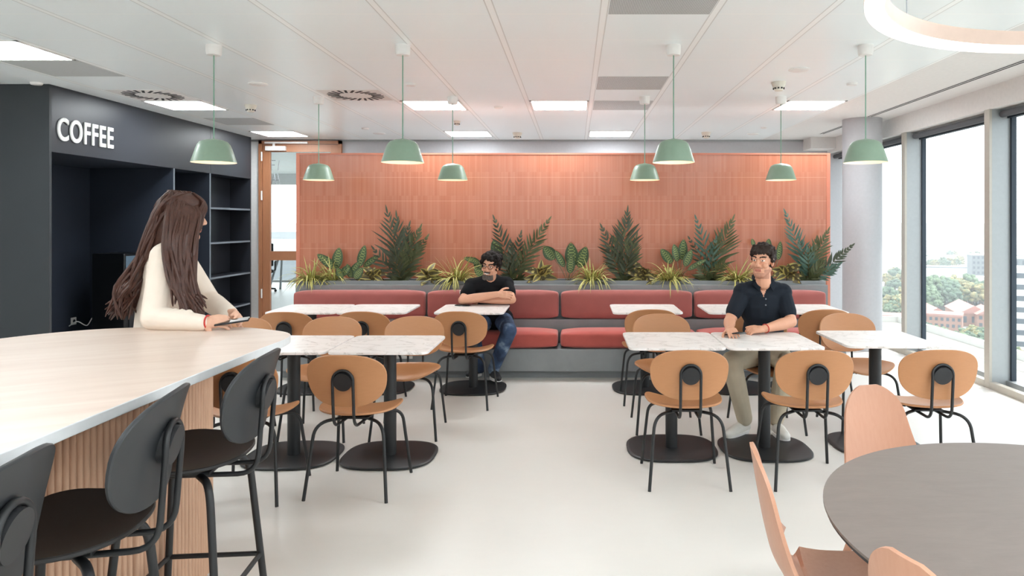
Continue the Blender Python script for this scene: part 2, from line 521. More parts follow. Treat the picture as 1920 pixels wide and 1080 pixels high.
# window wall: deep posts, sills, panes
YM = [-1.78, -.12, 1.54, 3.2, 4.86, 6.52, 8.18, 9.84]
posts = MB(); gk = MB()
for i, y in enumerate(YM):
    posts = MB().b2((XW, y-.035, 0), (XG+.03, y+.035, 2.615), 0, .004)
    posts.b2((XW-.012, y-.042, 0), (XW+.012, y+.042, 2.615), 1)
    posts.b2((XG-.025, y-.06, .05), (XG+.02, y-.032, 2.615), 2); posts.b2((XG-.025, y+.032, .05), (XG+.02, y+.06, 2.615), 2)
    struct(posts.build('trim_%d' % (10+i), [M['frame_metal'], M['frame_bronze'], M['gasket']], smooth=False))
ys = [YN] + YM + [YB]
for i in range(len(ys)-1):
    a, b = ys[i]+.036, ys[i+1]-.036
    w = MB().b2((XW-.012, a, 0), (XW+.05, b, .065), 1).b2((XG-.06, a, .02), (XG+.03, b, .075), 0)
    w.b2((XG-.05, a, 2.54), (XG+.03, b, 2.615), 0).b2((XG-.052, a, 2.53), (XG+.0, b, 2.545), 2)
    wo = struct(w.build('window_%d' % (10+i), [M['frame_metal'], M['frame_bronze'], M['gasket']], smooth=False))
    MB().b2((XG, a-.03, .05), (XG+.012, b+.03, 2.6)).build('window_pane', M['glass'], wo, smooth=False)
    if i < 5: continue
    bl = MB().tube([(XG-.11, a+.02, 2.565), (XG-.11, b-.02, 2.565)], .032, 12)
    bo = bl.build('roller_blind', M['blind'])
    tag(bo, ['', '', '', '', '', 'rolled grey blind at the head of the window at the far right edge', 'rolled grey blind at the head of the wide window between the two posts', 'rolled grey blind at the window head right behind the round column', 'rolled grey blind at the window head in the back corner'][i] or 'rolled grey blind at a window head outside the picture', 'blind', 'roller blinds')
# baseboards
struct(MB().b2((DX1, YB-.012, 0), (3.52, YB, .08)).build('baseboard_back', M['white_paint'], smooth=False))
# slot diffusers in the ceiling border
for a, b, l in ((4.6, 8.34, 'long black double slot diffuser in the ceiling border above the windows'), (9.1, 9.95, 'short black slot diffuser in the ceiling border behind the column')):
    d = MB()
    for k in (-1, 1): d.b2((3.55+k*.018-.008, a, CEIL-.004), (3.55+k*.018+.008, b, CEIL))
    t = thing('slot_diffuser', l, 'air vent', (3.55, (a+b)/2, CEIL))
    MB().b2((3.51, a-.02, CEIL-.002), (3.59, b+.02, CEIL)).build('frame', M['white_paint'], t, org=t.location, smooth=False)
    d.build('slot', M['dark_slot'], t, org=t.location, smooth=False)

# door in the back wall
y0, y1 = YB-.02, YB+.06
dr = MB().b2((DX0, y0-.03, 0), (DX0+.05, y1, 2.81)).b2((DX1-.05, y0-.03, 0), (DX1, y1, 2.81)).b2((DX0, y0-.03, 2.76), (DX1, y1, 2.81))
door = struct(dr.build('door_1', M['door_wood'], smooth=False))
lf = MB()
lx0, lx1 = DX0+.055, DX1-.055
lf.b2((lx0, y0-.01, .01), (lx0+.115, y0+.04, 2.755), 0, .004).b2((lx1-.115, y0-.01, .01), (lx1, y0+.04, 2.755), 0, .004)
lf.b2((lx0+.115, y0-.01, 2.64), (lx1-.115, y0+.04, 2.755)).b2((lx0+.115, y0-.01, .01), (lx1-.115, y0+.04, .16)).b2((lx0+.115, y0-.01, .975), (lx1-.115, y0+.04, 1.115))
leaf = lf.build('door_leaf', M['door_wood'], door, smooth=False)
MB().b2((lx0+.115, y0+.012, .16), (lx1-.115, y0+.02, 2.64)).build('door_pane', M['glass'], leaf, smooth=False)
cl = MB().b2((lx0+.06, y0-.07, 2.655), (lx0+.37, y0-.01, 2.725), 0, .006)
cl.b2((lx0+.05, y0-.06, 2.765), (lx0+.7, y0-.02, 2.79)).b2((lx0+.17, y0-.055, 2.72), (lx0+.2, y0-.03, 2.77))
cl.build('door_closer', M['white_plastic'], door, smooth=False)
for z in (.4, 1.9, 2.5): MB().tube([(DX0+.05, y0-.035, z), (DX0+.05, y0-.035, z+.14)], .012, 10).build('hinge', M['white_plastic'], door)
# pale lettering sketch on the door glass
dk = MB()
gx, gz = lx0+.13, 2.31
for (a, b) in (((.0, -.16), (.035, 0)), ((.035, 0), (.07, -.16)), ((.012, -.1), (.058, -.1)), ((.06, -.16), (.09, 0)), ((.09, 0), (.125, -.16)), ((.07, -.1), (.11, -.1)),
               ((.0, .05), (.0, .2)), ((.0, .2), (.06, .2)), ((.0, .13), (.05, .13)), ((.1, .05), (.12, .2))):
    dk.tube([(gx+a[0], y0+.008, gz+a[1]), (gx+b[0], y0+.008, gz+b[1])], .0055, 6)
dk.build('glass_lettering', M['metal_grey'], leaf)

# office beyond the door
ot = thing('office_chair', 'black mesh office chair beyond the glass door', 'chair', (-6.95, 15.4, 0), .5)
ob = MB()
for k in range(5):
    a = 2*PI*k/5+.2; ob.tube([(0, 0, .11), (.3*math.cos(a), .3*math.sin(a), .07)], [.025, .018], 8)
ob.tube([(0, 0, .1), (0, 0, .45)], .025, 10); ob.build('base', M['black_metal'], ot)
for k in range(5):
    a = 2*PI*k/5+.2; MB().ell((.3*math.cos(a), .3*math.sin(a), .03), (.03, .03, .03)).build('caster', M['black_plastic'], ot)
MB().box((0, 0, .48), (.48, .46, .07), 0, None, .03).build('seat', M['black_plastic'], ot)
MB().box((0, -.26, .85), (.44, .05, .5), 0, None, .02).build('backrest', M['black_plastic'], ot)
for s in (-1, 1): MB().tube([(s*.2, 0, .46), (s*.28, 0, .5), (s*.28, .02, .68), (s*.28, -.1, .69)], .018, 8).build('armrest', M['black_plastic'], ot)
dt = thing('desk', 'white desk with grey slanted legs beyond the glass door', 'desk', (-4.3, 13.3, 0))
MB().box((0, 0, .735), (1.2, .7, .03), 0, None, .005).build('desktop', M['white_paint'], dt)
for sx in (-1, 1):
    for sy in (-1, 1): MB().tube([(sx*.45, sy*.1, .72), (sx*.58, sy*.32, 0)], .025, 8).build('leg', M['metal_grey'], dt)
dt2 = dup(dt, (-6.3, 15.9, 0), 0, 'white desk farthest back by the office windows beyond the glass door')

# ------------------------------------------------------------------ ceiling fittings
def tilebox(i, j, inset=.03):
    """grid cell right of line i, row j"""
    return GX0+GP*i+inset, GX0+GP*(i+1)-inset, GY0+GD*j, GY0+GD*(j+1)
LT = [(-7, 1, 'square ceiling light panel at the left edge, nearest the camera'), (-7, 5, 'ceiling light panel beside the swirl vent above the black cabinet'),
      (-7, 9, 'ceiling light panel just in front of the wooden door'), (-3, 5, 'ceiling light panel behind the second large pendant from the left'),
      (-3, 9, 'small far ceiling light panel above the left half of the orange wall'), (-1, 5, 'ceiling light panel in the middle, left of the grey perforated tiles'),
      (0, 9, 'small far ceiling light panel above the middle of the orange wall'), (3, 5, 'ceiling light panel at the right against the plain ceiling border')]
def light_panel(i, j, l):
    x0, x1, ya, yb = tilebox(i, j, .026)
    t = thing('ceiling_light', l, 'ceiling light', ((x0+x1)/2, (ya+yb)/2, CEIL), 0, 'recessed light panels')
    w, d = (x1-x0)/2, (yb-ya)/2-.006
    fr = MB()
    for a, b in (((-w, -d, -.006), (w, -d+.02, 0)), ((-w, d-.02, -.006), (w, d, 0)), ((-w, -d, -.006), (-w+.02, d, 0)), ((w-.02, -d, -.006), (w, d, 0))): fr.b2(a, b)
    fr.build('frame', M['white_plastic'], t, smooth=False)
    MB().b2((-w+.02, -d+.02, -.004), (w-.02, d-.02, 0)).build('diffuser', M['panel_light'], t, smooth=False)
    MB().box((w-.1, d-.16, -.006), (.05, .025, .004)).build('sensor', M['metal_grey'], t, smooth=False)
for a in LT: light_panel(*a)
# the rest of the ceiling, behind the camera: same fittings, outside the frame
for i, j in ((-7, -3), (3, -3), (-7, -7), (-3, -7), (0, -7), (3, -7), (-3, -11), (0, -11)): light_panel(i, j, 'square ceiling light panel behind or above the viewer, outside the picture')
for i, j, l in ((0, -1, 'perforated grey ceiling tile at the top edge, nearest the camera'), (0, 3, 'perforated grey ceiling tile in the middle of its row of three'), (0, 5, 'perforated grey ceiling tile farthest back, right of a light panel')):  # ceiling tiles with a hole pattern, not air vents
    x0, x1, ya, yb = tilebox(i, j)
    tag(MB().b2((x0, ya+.006, CEIL-.003), (x1, yb-.006, CEIL)).build('perforated_ceiling_tile', M['perf'], org=((x0+x1)/2, (ya+yb)/2, CEIL), smooth=False), l, 'ceiling tile', 'perforated tiles')
for i, j, l in ((-7, 2, 'grey ceiling tile right behind the light panel at the left edge'), (-7, 7, 'grey ceiling tile between two light panels by the black cabinet')):  # plain grey ceiling tiles without air openings
    x0, x1, ya, yb = tilebox(i, j)
    tag(MB().b2((x0, ya+.006, CEIL-.003), (x1, yb-.006, CEIL)).build('grey_ceiling_tile', M['grey_ceiling_tile'], org=((x0+x1)/2, (ya+yb)/2, CEIL), smooth=False), l, 'ceiling tile')
for x, y, l in ((-4.22, 6.95, 'swirl ceiling vent above the black cabinet'), (-2.19, 6.95, 'swirl ceiling vent between the small left pendants')):
    t = thing('swirl_vent', l, 'air vent', (x, y, CEIL), 0, 'swirl vents')
    MB().b2((-.3, -.28, -.003), (.3, .28, 0)).build('plate', M['white_paint'], t, smooth=False)
    for k in range(22):
        a = 2*PI*k/22; m4 = Matrix.Rotation(a, 4, 'Z') @ Matrix.Translation((.215, 0, -.004)) @ Matrix.Rotation(.35, 4, 'Z')
        MB().box((0, 0, 0), (.12, .024, .004), 0, m4).build('slot', M['dark_slot'], t, smooth=False)
def disc(px, py, r, l, name='ceiling_disc', cat='ceiling sensor', h=.012):
    Y = 1664/(VY-py); X = (px-VX)*Y/F
    tag(MB().lathe([(r*.3, -h), (r*.85, -h), (r, -h*.5), (r, 0)], (0, 0, 0), 28, 0, True).build(name, M['white_plastic'], loc=(X, Y, CEIL)), l, cat)
disc(1498, 130, .085, 'large flat white ceiling disc near the right smoke detector', 'ceiling_speaker', 'speaker')
disc(484, 157, .085, 'flat white ceiling disc right of the large leftmost pendant', 'ceiling_speaker', 'speaker')
disc(711, 250, .085, 'flat white ceiling disc far back left of the middle', 'ceiling_speaker', 'speaker')
disc(1412, 251, .085, 'flat white ceiling disc far back at the right', 'ceiling_speaker', 'speaker')
disc(1598, 156, .05, 'small white ceiling disc left of the rightmost pendant cord', h=.02)
disc(770, 157, .05, 'small white ceiling disc right of the second large pendant cord', h=.02)
disc(935, 200, .05, 'small white ceiling disc left of the middle light panel', h=.02)
disc(685, 240, .05, 'small white ceiling disc far back left of the second large pendant', h=.02)
disc(68, 155, .05, 'small white ceiling disc above the black cabinet corner', h=.02)
disc(1432, 239, .04, 'tiny white ceiling disc far back at the right', h=.015)
def detector(px, py, s, l, group='smoke detectors'):
    Y = 1664/(VY-py); X = (px-VX)*Y/F
    t = thing('smoke_detector', l, 'smoke detector', (X, Y, CEIL), 0, group)
    MB().lathe([(.01, -.075*s), (.035*s, -.075*s), (.042*s, -.06*s), (.055*s, -.03*s), (.06*s, -.012*s), (.062*s, 0)], (0, 0, 0), 28, 0, True).build('housing', M['cream_plastic'], t)
    for k in range(10):
        a = 2*PI*k/10
        MB().box((.0445*s, 0, -.056*s), (.01, .014, .012*s), 0, Matrix.Rotation(a, 4, 'Z')).build('slit', M['dark_slot'], t, smooth=False)
detector(1460, 154, 1.05, 'cream smoke detector above the right light panel, the largest')
detector(470, 197, 1.0, 'cream smoke detector right of the light panel by the black cabinet')
detector(970, 249, 1.1, 'cream smoke detector far back above the middle of the orange wall')
detector(1324, 248, 1.1, 'cream smoke detector far back above the right of the orange wall')
detector(857, 227, .7, 'small cream detector behind the small pendant left of the middle')

# ------------------------------------------------------------------ pendants
def make_pendant(label):
    t = thing('pendant_lamp', label, 'pendant lamp', (0, 0, CEIL), 0, 'green pendant lamps')
    zb = 1.985-CEIL
    MB().lathe([(.045, -.072), (.05, -.066), (.053, -.05), (.054, 0)], (0, 0, 0), 28, 0, True).build('ceiling_rose', M['white_plastic'], t)
    MB().tube([(0, 0, -.07), (0, 0, zb+.155)], .0045, 8).build('cord', M['green_cord'], t)
    outp = [(.012, .172), (.02, .168), (.06, .162), (.09, .150), (.108, .130), (.120, .10), (.136, .05), (.150, .006), (.152, 0)]
    inp = [(.148, 0), (.146, .006), (.132, .05), (.116, .10), (.104, .126), (.086, .145), (.058, .156), (.01, .16)]
    MB().lathe(outp, (0, 0, zb), 44, 0, False, False).add([], []).build('shade', M['green_lacquer'], t)
    MB().lathe([(.152, 0), (.148, 0)] + inp, (0, 0, zb), 44).build('shade_lining', M['shade_inside'], t)
    MB().ell((0, 0, zb+.075), (.035, .035, .045)).build('bulb', M['bulb'], t)
    MB().lathe([(.018, .115), (.018, .16)], (0, 0, zb), 16, 0, True).build('socket', M['white_plastic'], t)
    return t
PX = [-2.6, -1.238, .715, 2.1]
PL = [['large green pendant lamp in front of the black cabinet, leftmost', 'large green pendant lamp second from the left', 'large green pendant lamp right of the middle', 'large green pendant lamp in front of the round column'],
      ['small far green pendant lamp in front of the wooden door', 'small far green pendant lamp left of the middle over the planter', 'small far green pendant lamp right of the middle', 'small far green pendant lamp over the man in the dark polo']]
first = None
for r, Y in enumerate((5.0, 7.05)):
    for k, x in enumerate(PX):
        if first is None: first = make_pendant(PL[0][0]); first.location = (x, Y, CEIL)
        else: dup(first, (x, Y, CEIL), 0, PL[r][k])

# ring lamp
H = .56; R = 1.37*H; rc = Vector((2.62*H, 2.72*H, CH+H))
rl = thing('ring_lamp', 'large glowing ring lamp hanging on thin wires over the round table', 'ring lamp', rc)
def ring(r0, r1, z0, z1, n=96):
    b = MB(); vs = []; fs = []
    for k in range(n):
        c, s_ = math.cos(2*PI*k/n), math.sin(2*PI*k/n)
        vs += [(r0*c, r0*s_, z0), (r1*c, r1*s_, z0), (r1*c, r1*s_, z1), (r0*c, r0*s_, z1)]
    for k in range(n):
        l = (k+1) % n
        for q in range(4): fs.append((k*4+q, l*4+q, l*4+(q+1) % 4, k*4+(q+1) % 4))
    return b.add(vs, fs)
ring(R-.05, R, .014, .06).build('ring_body', M['ring_body'], rl)
ring(R-.049, R-.001, 0, .014).build('led_strip', M['ring_led'], rl)
for a in (128, 8, 248):
    c, s_ = math.cos(math.radians(a)), math.sin(math.radians(a))
    MB().tube([((R-.025)*c, (R-.025)*s_, .06), ((R-.025)*c, (R-.025)*s_, CEIL-rc.z)], .0016, 6).build('wire', M['metal_grey'], rl)
MB().lathe([(.05, -.03), (.055, 0)], (0, 0, CEIL-rc.z), 24, 0, True).build('ceiling_rose', M['white_plastic'], rl)

# ------------------------------------------------------------------ coffee cabinet
XC, Y0, Y1, XD = -4.84, 6.39, 10.38, -5.85
cab = thing('coffee_cabinet', 'tall black built-in coffee cabinet with COFFEE sign', 'cabinet', (XC, Y0, 0))
og = cab.location
MB().b2((XL, Y0, 0), (XC, Y0+.03, CEIL)).build('end_panel', M['cabinet_side'], cab, og, smooth=False)
MB().b2((XC-.03, Y0+.03, 2.21), (XC, Y1, CEIL)).build('fascia', M['cabinet'], cab, og, smooth=False)
MB().b2((XC-.012, 9.22, 2.22), (XC+.0015, 9.224, CEIL)).build('fascia_joint', M['dark_slot'], cab, og, smooth=False)
MB().b2((XD-.03, Y0+.03, 0), (XD, Y1, CEIL)).build('back_panel', M['cabinet_in'], cab, og, smooth=False)
MB().b2((XD, Y0+.03, 2.21), (XC-.03, Y1, 2.24)).build('top_panel', M['cabinet_in'], cab, og, smooth=False)
MB().b2((XD, Y1-.03, 0), (XC, Y1, 2.21)).build('side_panel', M['cabinet'], cab, og, smooth=False)
for yy in (8.37, 9.20):
    MB().b2((XD, yy, 0), (XC-.004, yy+.03, 2.21)).build('divider', M['cabinet_in'], cab, og, smooth=False)
    MB().b2((XC-.004, yy, 0), (XC, yy+.03, 2.21)).build('divider_edge', M['shelf_edge'], cab, og, smooth=False)
MB().b2((XC-.32, 9.23, 0), (XC-.30, Y1-.03, 2.21)).build('shelf_back', M['cabinet'], cab, og, smooth=False)
for z in (1.76, 1.29, .82, .36):
    sh = MB().b2((XC-.30, 9.23, z-.025), (XC-.006, Y1-.03, z)).build('shelf', M['cabinet'], cab, og, smooth=False)
    MB().b2((XC-.006, 9.23, z-.025), (XC-.002, Y1-.03, z)).build('shelf_edge', M['shelf_edge'], sh, og, smooth=False).parent = sh
# sign letters
tc = bpy.data.curves.new('sign_text', 'FONT'); tc.body = 'COFFEE'; tc.size = .31; tc.extrude = .006; tc.offset = .005; tc.space_character = 1.1
tob = bpy.data.objects.new('tmp', tc); C.objects.link(tob)
bpy.context.view_layer.update()
me = bpy.data.meshes.new_from_object(tob.evaluated_get(bpy.context.evaluated_depsgraph_get()))
bpy.data.objects.remove(tob)
xs = [v.co.x for v in me.vertices]; zs = [v.co.y for v in me.vertices]
SY0, SY1, SZ0, SZ1 = 6.485, 7.265, 2.325, 2.545
for v in me.vertices:
    u = (v.co.x-min(xs))/(max(xs)-min(xs)); w = (v.co.y-min(zs))/(max(zs)-min(zs)); d = v.co.z
    v.co = Vector((XC+.007+d, SY0+u*(SY1-SY0), SZ0+w*(SZ1-SZ0)))-og
me.materials.append(M['sign'])
so = bpy.data.objects.new('sign_lettering', me); C.objects.link(so); so.parent = cab
# machine, socket
mt = thing('coffee_machine', 'black box-shaped coffee machine with a lit display in the dark niche', 'coffee machine', (-5.31, 8.1, 0))
MB().b2((-5.5, 7.9, 0), (-5.13, 8.33, 1.2), 0, .008).build('housing', M['machine'], mt, mt.location, smooth=False)
MB().b2((-5.13, 7.93, .86), (-5.125, 8.3, 1.17)).build('display', M['screen'], mt, mt.location, smooth=False)
MB().b2((-5.13, 7.98, .25), (-5.12, 8.24, .7)).build('drip_niche', M['black_plastic'], mt, mt.location, smooth=False)
def socket(c, nrm, label, n=1):
    t = thing('wall_socket', label, 'socket', c)
    w = .08*n
    d = {'x': (.012, w, .085), 'y': (w, .012, .085)}[nrm]
    MB().box((0, 0, 0), d, 0, None, .003).build('plate', M['white_plastic'], t, smooth=False)
    for k in range(n):
        o = (k-(n-1)/2)*.08
        if nrm == 'x': MB().tube([(.005, o, 0), (.009, o, 0)], .02, 20).build('outlet', M['dark_slot'], t)
        else: MB().tube([(o, -.005, 0), (o, -.009, 0)], .02, 20).build('outlet', M['cream_plastic'], t)
socket((XD+.006, 8.09, .405), 'x', 'white wall socket in the dark cabinet niche')
cbp = MB().tube(crom([(XD+.02, 8.0, .36), (-5.7, 7.95, .42), (-5.66, 8.05, .36), (-5.62, 8.1, .44), (-5.6, 8.12, .2), (-5.6, 8.12, .0)], 6), .006, 6)
tag(cbp.build('cable', M['white_plastic'], org=(-5.66, 8.05, 0)), 'loose white cable near the socket in the dark niche', 'cable')

# ------------------------------------------------------------------ tiled wall, bench, planter
PXa, PXb, PY, PZ = -3.10, 2.85, 7.75, 2.325
tw = MB().b2((PXa, PY, 0), (PXb, PY+.12, PZ)).build('wall_tiled', M['tiles'], smooth=False)
struct(tw)
tr = MB().b2((PXa-.008, PY-.006, 0), (PXa+.03, PY+.126, PZ+.006)).b2((PXb-.03, PY-.006, 0), (PXb+.008, PY+.126, PZ+.006)).b2((PXa+.03, PY-.006, PZ-.012), (PXb-.03, PY+.126, PZ+.006))
struct(tr.build('trim_tiled_wall', M['tile_edge'], smooth=False))
BX0, BX1 = -2.96, 2.69
bench = thing('bench', 'long grey concrete bench in front of the orange tiled wall', 'bench', ((BX0+BX1)/2, 7.2, 0))
bo = bench.location
MB().b2((BX0, 6.86, .08), (BX1, 7.42, .30), 0, .004).build('seat_base', M['concrete'], bench, bo, smooth=False)
MB().b2((BX0+.02, 6.95, 0), (BX1-.02, 7.42, .08)).build('plinth', M['concrete'], bench, bo, smooth=False)
MB().b2((BX0, 7.225, .30), (BX1, 7.36, .545)).build('back_ledge', M['concrete'], bench, bo, smooth=False)
MB().b2((BX0, 7.36, .30), (BX1, 7.42, .89)).build('back_panel', M['concrete'], bench, bo, smooth=False)
plt = thing('planter', 'long grey concrete planter box along the orange tiled wall', 'planter', ((BX0+BX1)/2, 7.58, 0))
po = plt.location
PT = .93
b_ = MB().b2((BX0-.0, 7.42, 0), (BX1, 7.45, PT)).b2((BX0, 7.72, 0), (BX1, 7.745, PT)).b2((BX0, 7.45, 0), (BX0+.03, 7.72, PT)).b2((BX1-.03, 7.45, 0), (BX1, 7.72, PT))
b_.build('box', M['concrete'], plt, po, smooth=False)
M['soil'] = simple('soil', S(58, 40, 32), .95, var=.5, vscale=80, bmp=.8)
sm = MB().b2((BX0+.03, 7.45, .5), (BX1-.03, 7.72, PT-.03)).build('soil', M['soil'], plt, po, smooth=False)
sm['kind'] = 'stuff'
cw = 1.39
def cushion(c, d, mat, name, label, group, puff=.018):
    """soft rounded pad"""
    bm = bmesh.new(); bmesh.ops.create_cube(bm, size=1)
    bmesh.ops.subdivide_edges(bm, edges=list(bm.edges), cuts=7, use_grid_fill=True)
    for v in bm.verts:
        p = Vector((v.co.x*2, v.co.y*2, v.co.z*2))
        hw = Vector(d)/2; rr = .05
        q = Vector([p[i]*hw[i] for i in range(3)])
        inn = Vector([max(-hw[i]+rr, min(hw[i]-rr, q[i])) for i in range(3)])
        dd = q-inn
        if dd.length > 1e-6: q = inn + dd.normalized()*min(rr, dd.length*1.0) if dd.length > rr else q
        f = (1-p.x**4)*(1-p.z**2 if d[1] < d[2] else 1-p.y**2)
        ax = 1 if d[1] < d[2] else 2
        q[ax] += math.copysign(puff*f, p[ax]) if abs(p[ax]) > .98 else 0
        v.co = q
    me = bpy.data.meshes.new(name); bm.to_mesh(me); bm.free()
    me.materials.append(mat); me.shade_smooth()
    o = bpy.data.objects.new(name, me); C.objects.link(o); o.location = c
    sb = o.modifiers.new('s', 'SUBSURF'); sb.levels = 1; sb.render_levels = 2
    tag(o, label, 'cushion', group)
    # piping seam along the edges
    return o
nm = ['leftmost', 'second from the left', 'third from the left', 'rightmost']
wh = ['behind the left pair of tables', 'behind the man with crossed arms', 'in the middle right, behind the lone table', 'behind the man in the dark polo']
for k in range(4):
    xc = BX0+.01+cw*(k+.5)+.006*k+.008
    cushion((xc, 7.28, .697), (cw-.015, .15, .30), M['cushion_back'], 'back_cushion', 'dusty red back cushion %s, %s' % (nm[k], wh[k]), 'bench back cushions', .012)
    cushion((xc, 7.04, .385), (cw-.02, .36, .165), M['cushion_seat'], 'seat_cushion', 'red seat cushion %s, %s' % (nm[k], wh[k]), 'bench seat cushions', .012)
socket((-1.68, 6.853, .25), 'y', 'white double socket low on the concrete bench front', 2)
# ------------------------------------------------------------------ cafe chair (shell back + seat on bent tube legs)
def back_out(t):
    x, y = superell(1, 1, 2.55, t)
    return x*(1+.075*y), y
def seat_out(t):
    x, y = superell(1, 1, 2.5, t)
    return x*(1+.07*y), y
def shell_parts(t, zs, back_mat, seat_mat, bw=.226, bh=.15):
    """seat top at zs; local +Y is where the sitter faces"""
    zc = zs+.215
    def bfn(u, v):
        x, z = u*bw, v*bh
        y = -.232 + .75*x*x - .03*(z/.15)*1.0 - .012*(v*v)
        p = Vector((x, y, zc+z)); n = Vector((-1.5*x, 1, .2)).normalized()
        return p, n
    MB().shell(back_out, bfn, .014, 7, 56).build('backrest', back_mat, t)
    def sfn(u, v):
        x, y = u*.232, v*.205
        z = zs - .014 + .95*x*x*(.55+.45*(v+1)/2) + .03*max(0, -v)**2 - .02*max(0, v-.55)**2*4
        return Vector((x, y+.01, z)), Vector((-1.4*x, 0, 1)).normalized()
    MB().shell(seat_out, sfn, .013, 7, 56).build('seat', seat_mat, t)
    # round mount and the U-shaped tube that carries the back
    MB().tube([(0, -.2695, zc-.002), (0, -.2385, zc+.0042)], .052, 28).build('back_mount', M['black_plastic'], t)
    tr = .0085; hx = .058; zt = zc+.004; yb = -.262
    pts = []
    for s in (-1, 1):
        side = [Vector((s*hx, .08, zs-.042)), Vector((s*hx, -.08, zs-.042)), Vector((s*hx, -.17, zs-.042))]
        side += bez((s*hx, -.18, zs-.042), (s*hx, -.245, zs-.042), (s*hx, -.25, zs+.03), 6)
        side += [Vector((s*hx, yb, zt-.03))]
        pts.append(side)
    arc = [Vector((-hx*math.cos(a), yb-.001, zt+hx*math.sin(a))) for a in [PI*k/14 for k in range(15)]]
    MB().tube(pts[0]+arc+pts[1][::-1], tr, 10).build('back_tube', M['black_metal'], t)
    MB().box((0, .0, zs-.03), (.17, .2, .012), 0, None, .003).build('seat_plate', M['black_metal'], t)
def chair_legs(t, zs, fx, fy, r):
    zt = zs-.04
    for sx in (-1, 1):
        for sy in (-1, 1):
            p = [Vector((sx*.07, sy*.06, zt))]
            p += bez((sx*.13, sy*.11, zt), (sx*.198, sy*.175, zt), (sx*(.198+.006), sy*(.18+.004), zt-.085), 8)
            p += [Vector((sx*fx, sy*fy, 0))]
            MB().tube(p, r, 10).build('leg', M['black_metal'], t)
def make_chair():
    t = thing('dining_chair', '', 'chair')
    shell_parts(t, .458, M['chair_shell'], M['chair_shell'])
    chair_legs(t, .458, .235, .235, .0095)
    return t
def make_stool():
    t = thing('bar_stool', '', 'bar stool')
    shell_parts(t, .735, M['stool_back'], M['stool_seat'])
    zt = .735-.04; fx = .225; fy = .19
    for sx in (-1, 1):
        for sy in (-1, 1):
            p = [Vector((sx*.07, sy*.06, zt))]
            p += bez((sx*.12, sy*.10, zt), (sx*.168, sy*.135, zt), (sx*.176, sy*.142, zt-.1), 8) + [Vector((sx*fx, sy*fy, 0))]
            MB().tube(p, .0125, 12).build('leg', M['black_metal'], t)
    z = .30; k = .176+(fx-.176)*(zt-.1-z)/(zt-.1); k2 = .142+(fy-.142)*(zt-.1-z)/(zt-.1)
    fb = MB(); q4 = [(-k, -k2, z), (k, -k2, z), (k, k2, z), (-k, k2, z)]
    for i in range(4): fb.tube([q4[i], q4[(i+1) % 4]], .009, 10)
    fb.build('footrest', M['black_metal'], t)
    return t
CHAIRS = [  # x, y of the leg square centre, turn (0 = back to the camera), label
 (.668, 4.235, 0, 'tan chair seen from behind at the left front marble table on the right side'),
 (1.395, 4.235, 0, 'tan chair seen from behind, in front of the man in the dark polo'),
 (-1.262, 4.085, -.06, 'tan chair seen from behind, whole, at the left marble pair in the foreground'),
 (-1.86, 4.02, .0, 'tan chair seen from behind, half hidden by the farthest black bar stool'),
 (2.125, 4.245, -.03, 'tan chair seen from behind nearest the windows, with a pale lit seat'),
 (-.935, 5.97, -.07, 'tan chair seen from behind in front of the man with crossed arms'),
 (-1.745, 5.96, -.03, 'tan chair seen from behind at the right table of the back left pair'),
 (-2.38, 5.94, .0, 'tan chair seen from behind at the left table of the back left pair'),
 (-1.86, 5.12, PI, 'tan chair facing the camera behind the left foreground marble pair, nearer the counter'),
 (-1.225, 5.14, PI+.04, 'tan chair facing the camera behind the right end of the left foreground marble pair'),
 (-2.52, 5.06, PI, 'tan chair whose top edge shows over the far edge of the bar counter'),
 (.69, 5.29, PI, 'tan chair facing the camera behind the left marble table of the right pair'),
 (.655, 6.10, 0, 'tan chair seen from behind at the lone back table, mostly hidden by another chair'),
 (1.455, 5.28, PI, 'tan chair that the man in the dark polo sits on'),
 (2.13, 6.10, 0, 'tan chair seen from behind at the back table beside the column'),
 (2.185, 5.32, PI+.05, 'tan chair facing the camera behind the marble table nearest the windows'),
]
ch0 = None
for x, y, rz, l in CHAIRS:
    if ch0 is None:
        ch0 = make_chair(); ch0.location = (x, y, 0); ch0.rotation_euler.z = rz; ch0['label'] = l; ch0['group'] = 'tan cafe chairs'
    else: dup(ch0, (x, y, 0), rz, l)
STOOLS = [(-1.335, 2.41, PI/2+.09, 'black bar stool farthest along the counter, next to the tan chairs'),
          (-1.345, 1.83, PI/2+.2, 'black bar stool in the middle of the three at the counter'),
          (-1.335, 1.285, PI/2+.18, 'black bar stool nearest the camera, cut off at the bottom left corner')]
st0 = None
for x, y, rz, l in STOOLS:
    if st0 is None:
        st0 = make_stool(); st0.location = (x, y, 0); st0.rotation_euler.z = rz; st0['label'] = l; st0['group'] = 'black bar stools'
    else: dup(st0, (x, y, 0), rz, l)

# ------------------------------------------------------------------ marble tables
def make_table(hw=.314, hd=.325):
    t = thing('cafe_table', '', 'table')
    out = []
    r = .055
    for cx, cy, a0 in ((hw-r, hd-r, 0), (-hw+r, hd-r, 90), (-hw+r, -hd+r, 180), (hw-r, -hd+r, 270)):
        for k in range(7):
            a = math.radians(a0+15*k); out.append((cx+r*math.cos(a), cy+r*math.sin(a)))
    MB().prism(out, .733, .75, 0, None, .0025).build('tabletop', M['marble'], t, smooth=False)
    MB().tube([(0, 0, .01), (0, 0, .715)], .041, 28).build('pole', M['black_metal'], t)
    MB().box((0, 0, .724), (.36, .36, .018), 0, None, .004).build('top_plate', M['black_metal'], t)
    def po(th): return superell(1, 1, 2.9, th)
    MB().shell(po, lambda u, v: (Vector((u*.305, v*.285, .009)), Vector((0, 0, 1))), .014, 4, 56).build('base_plate', M['black_metal'], t)
    return t
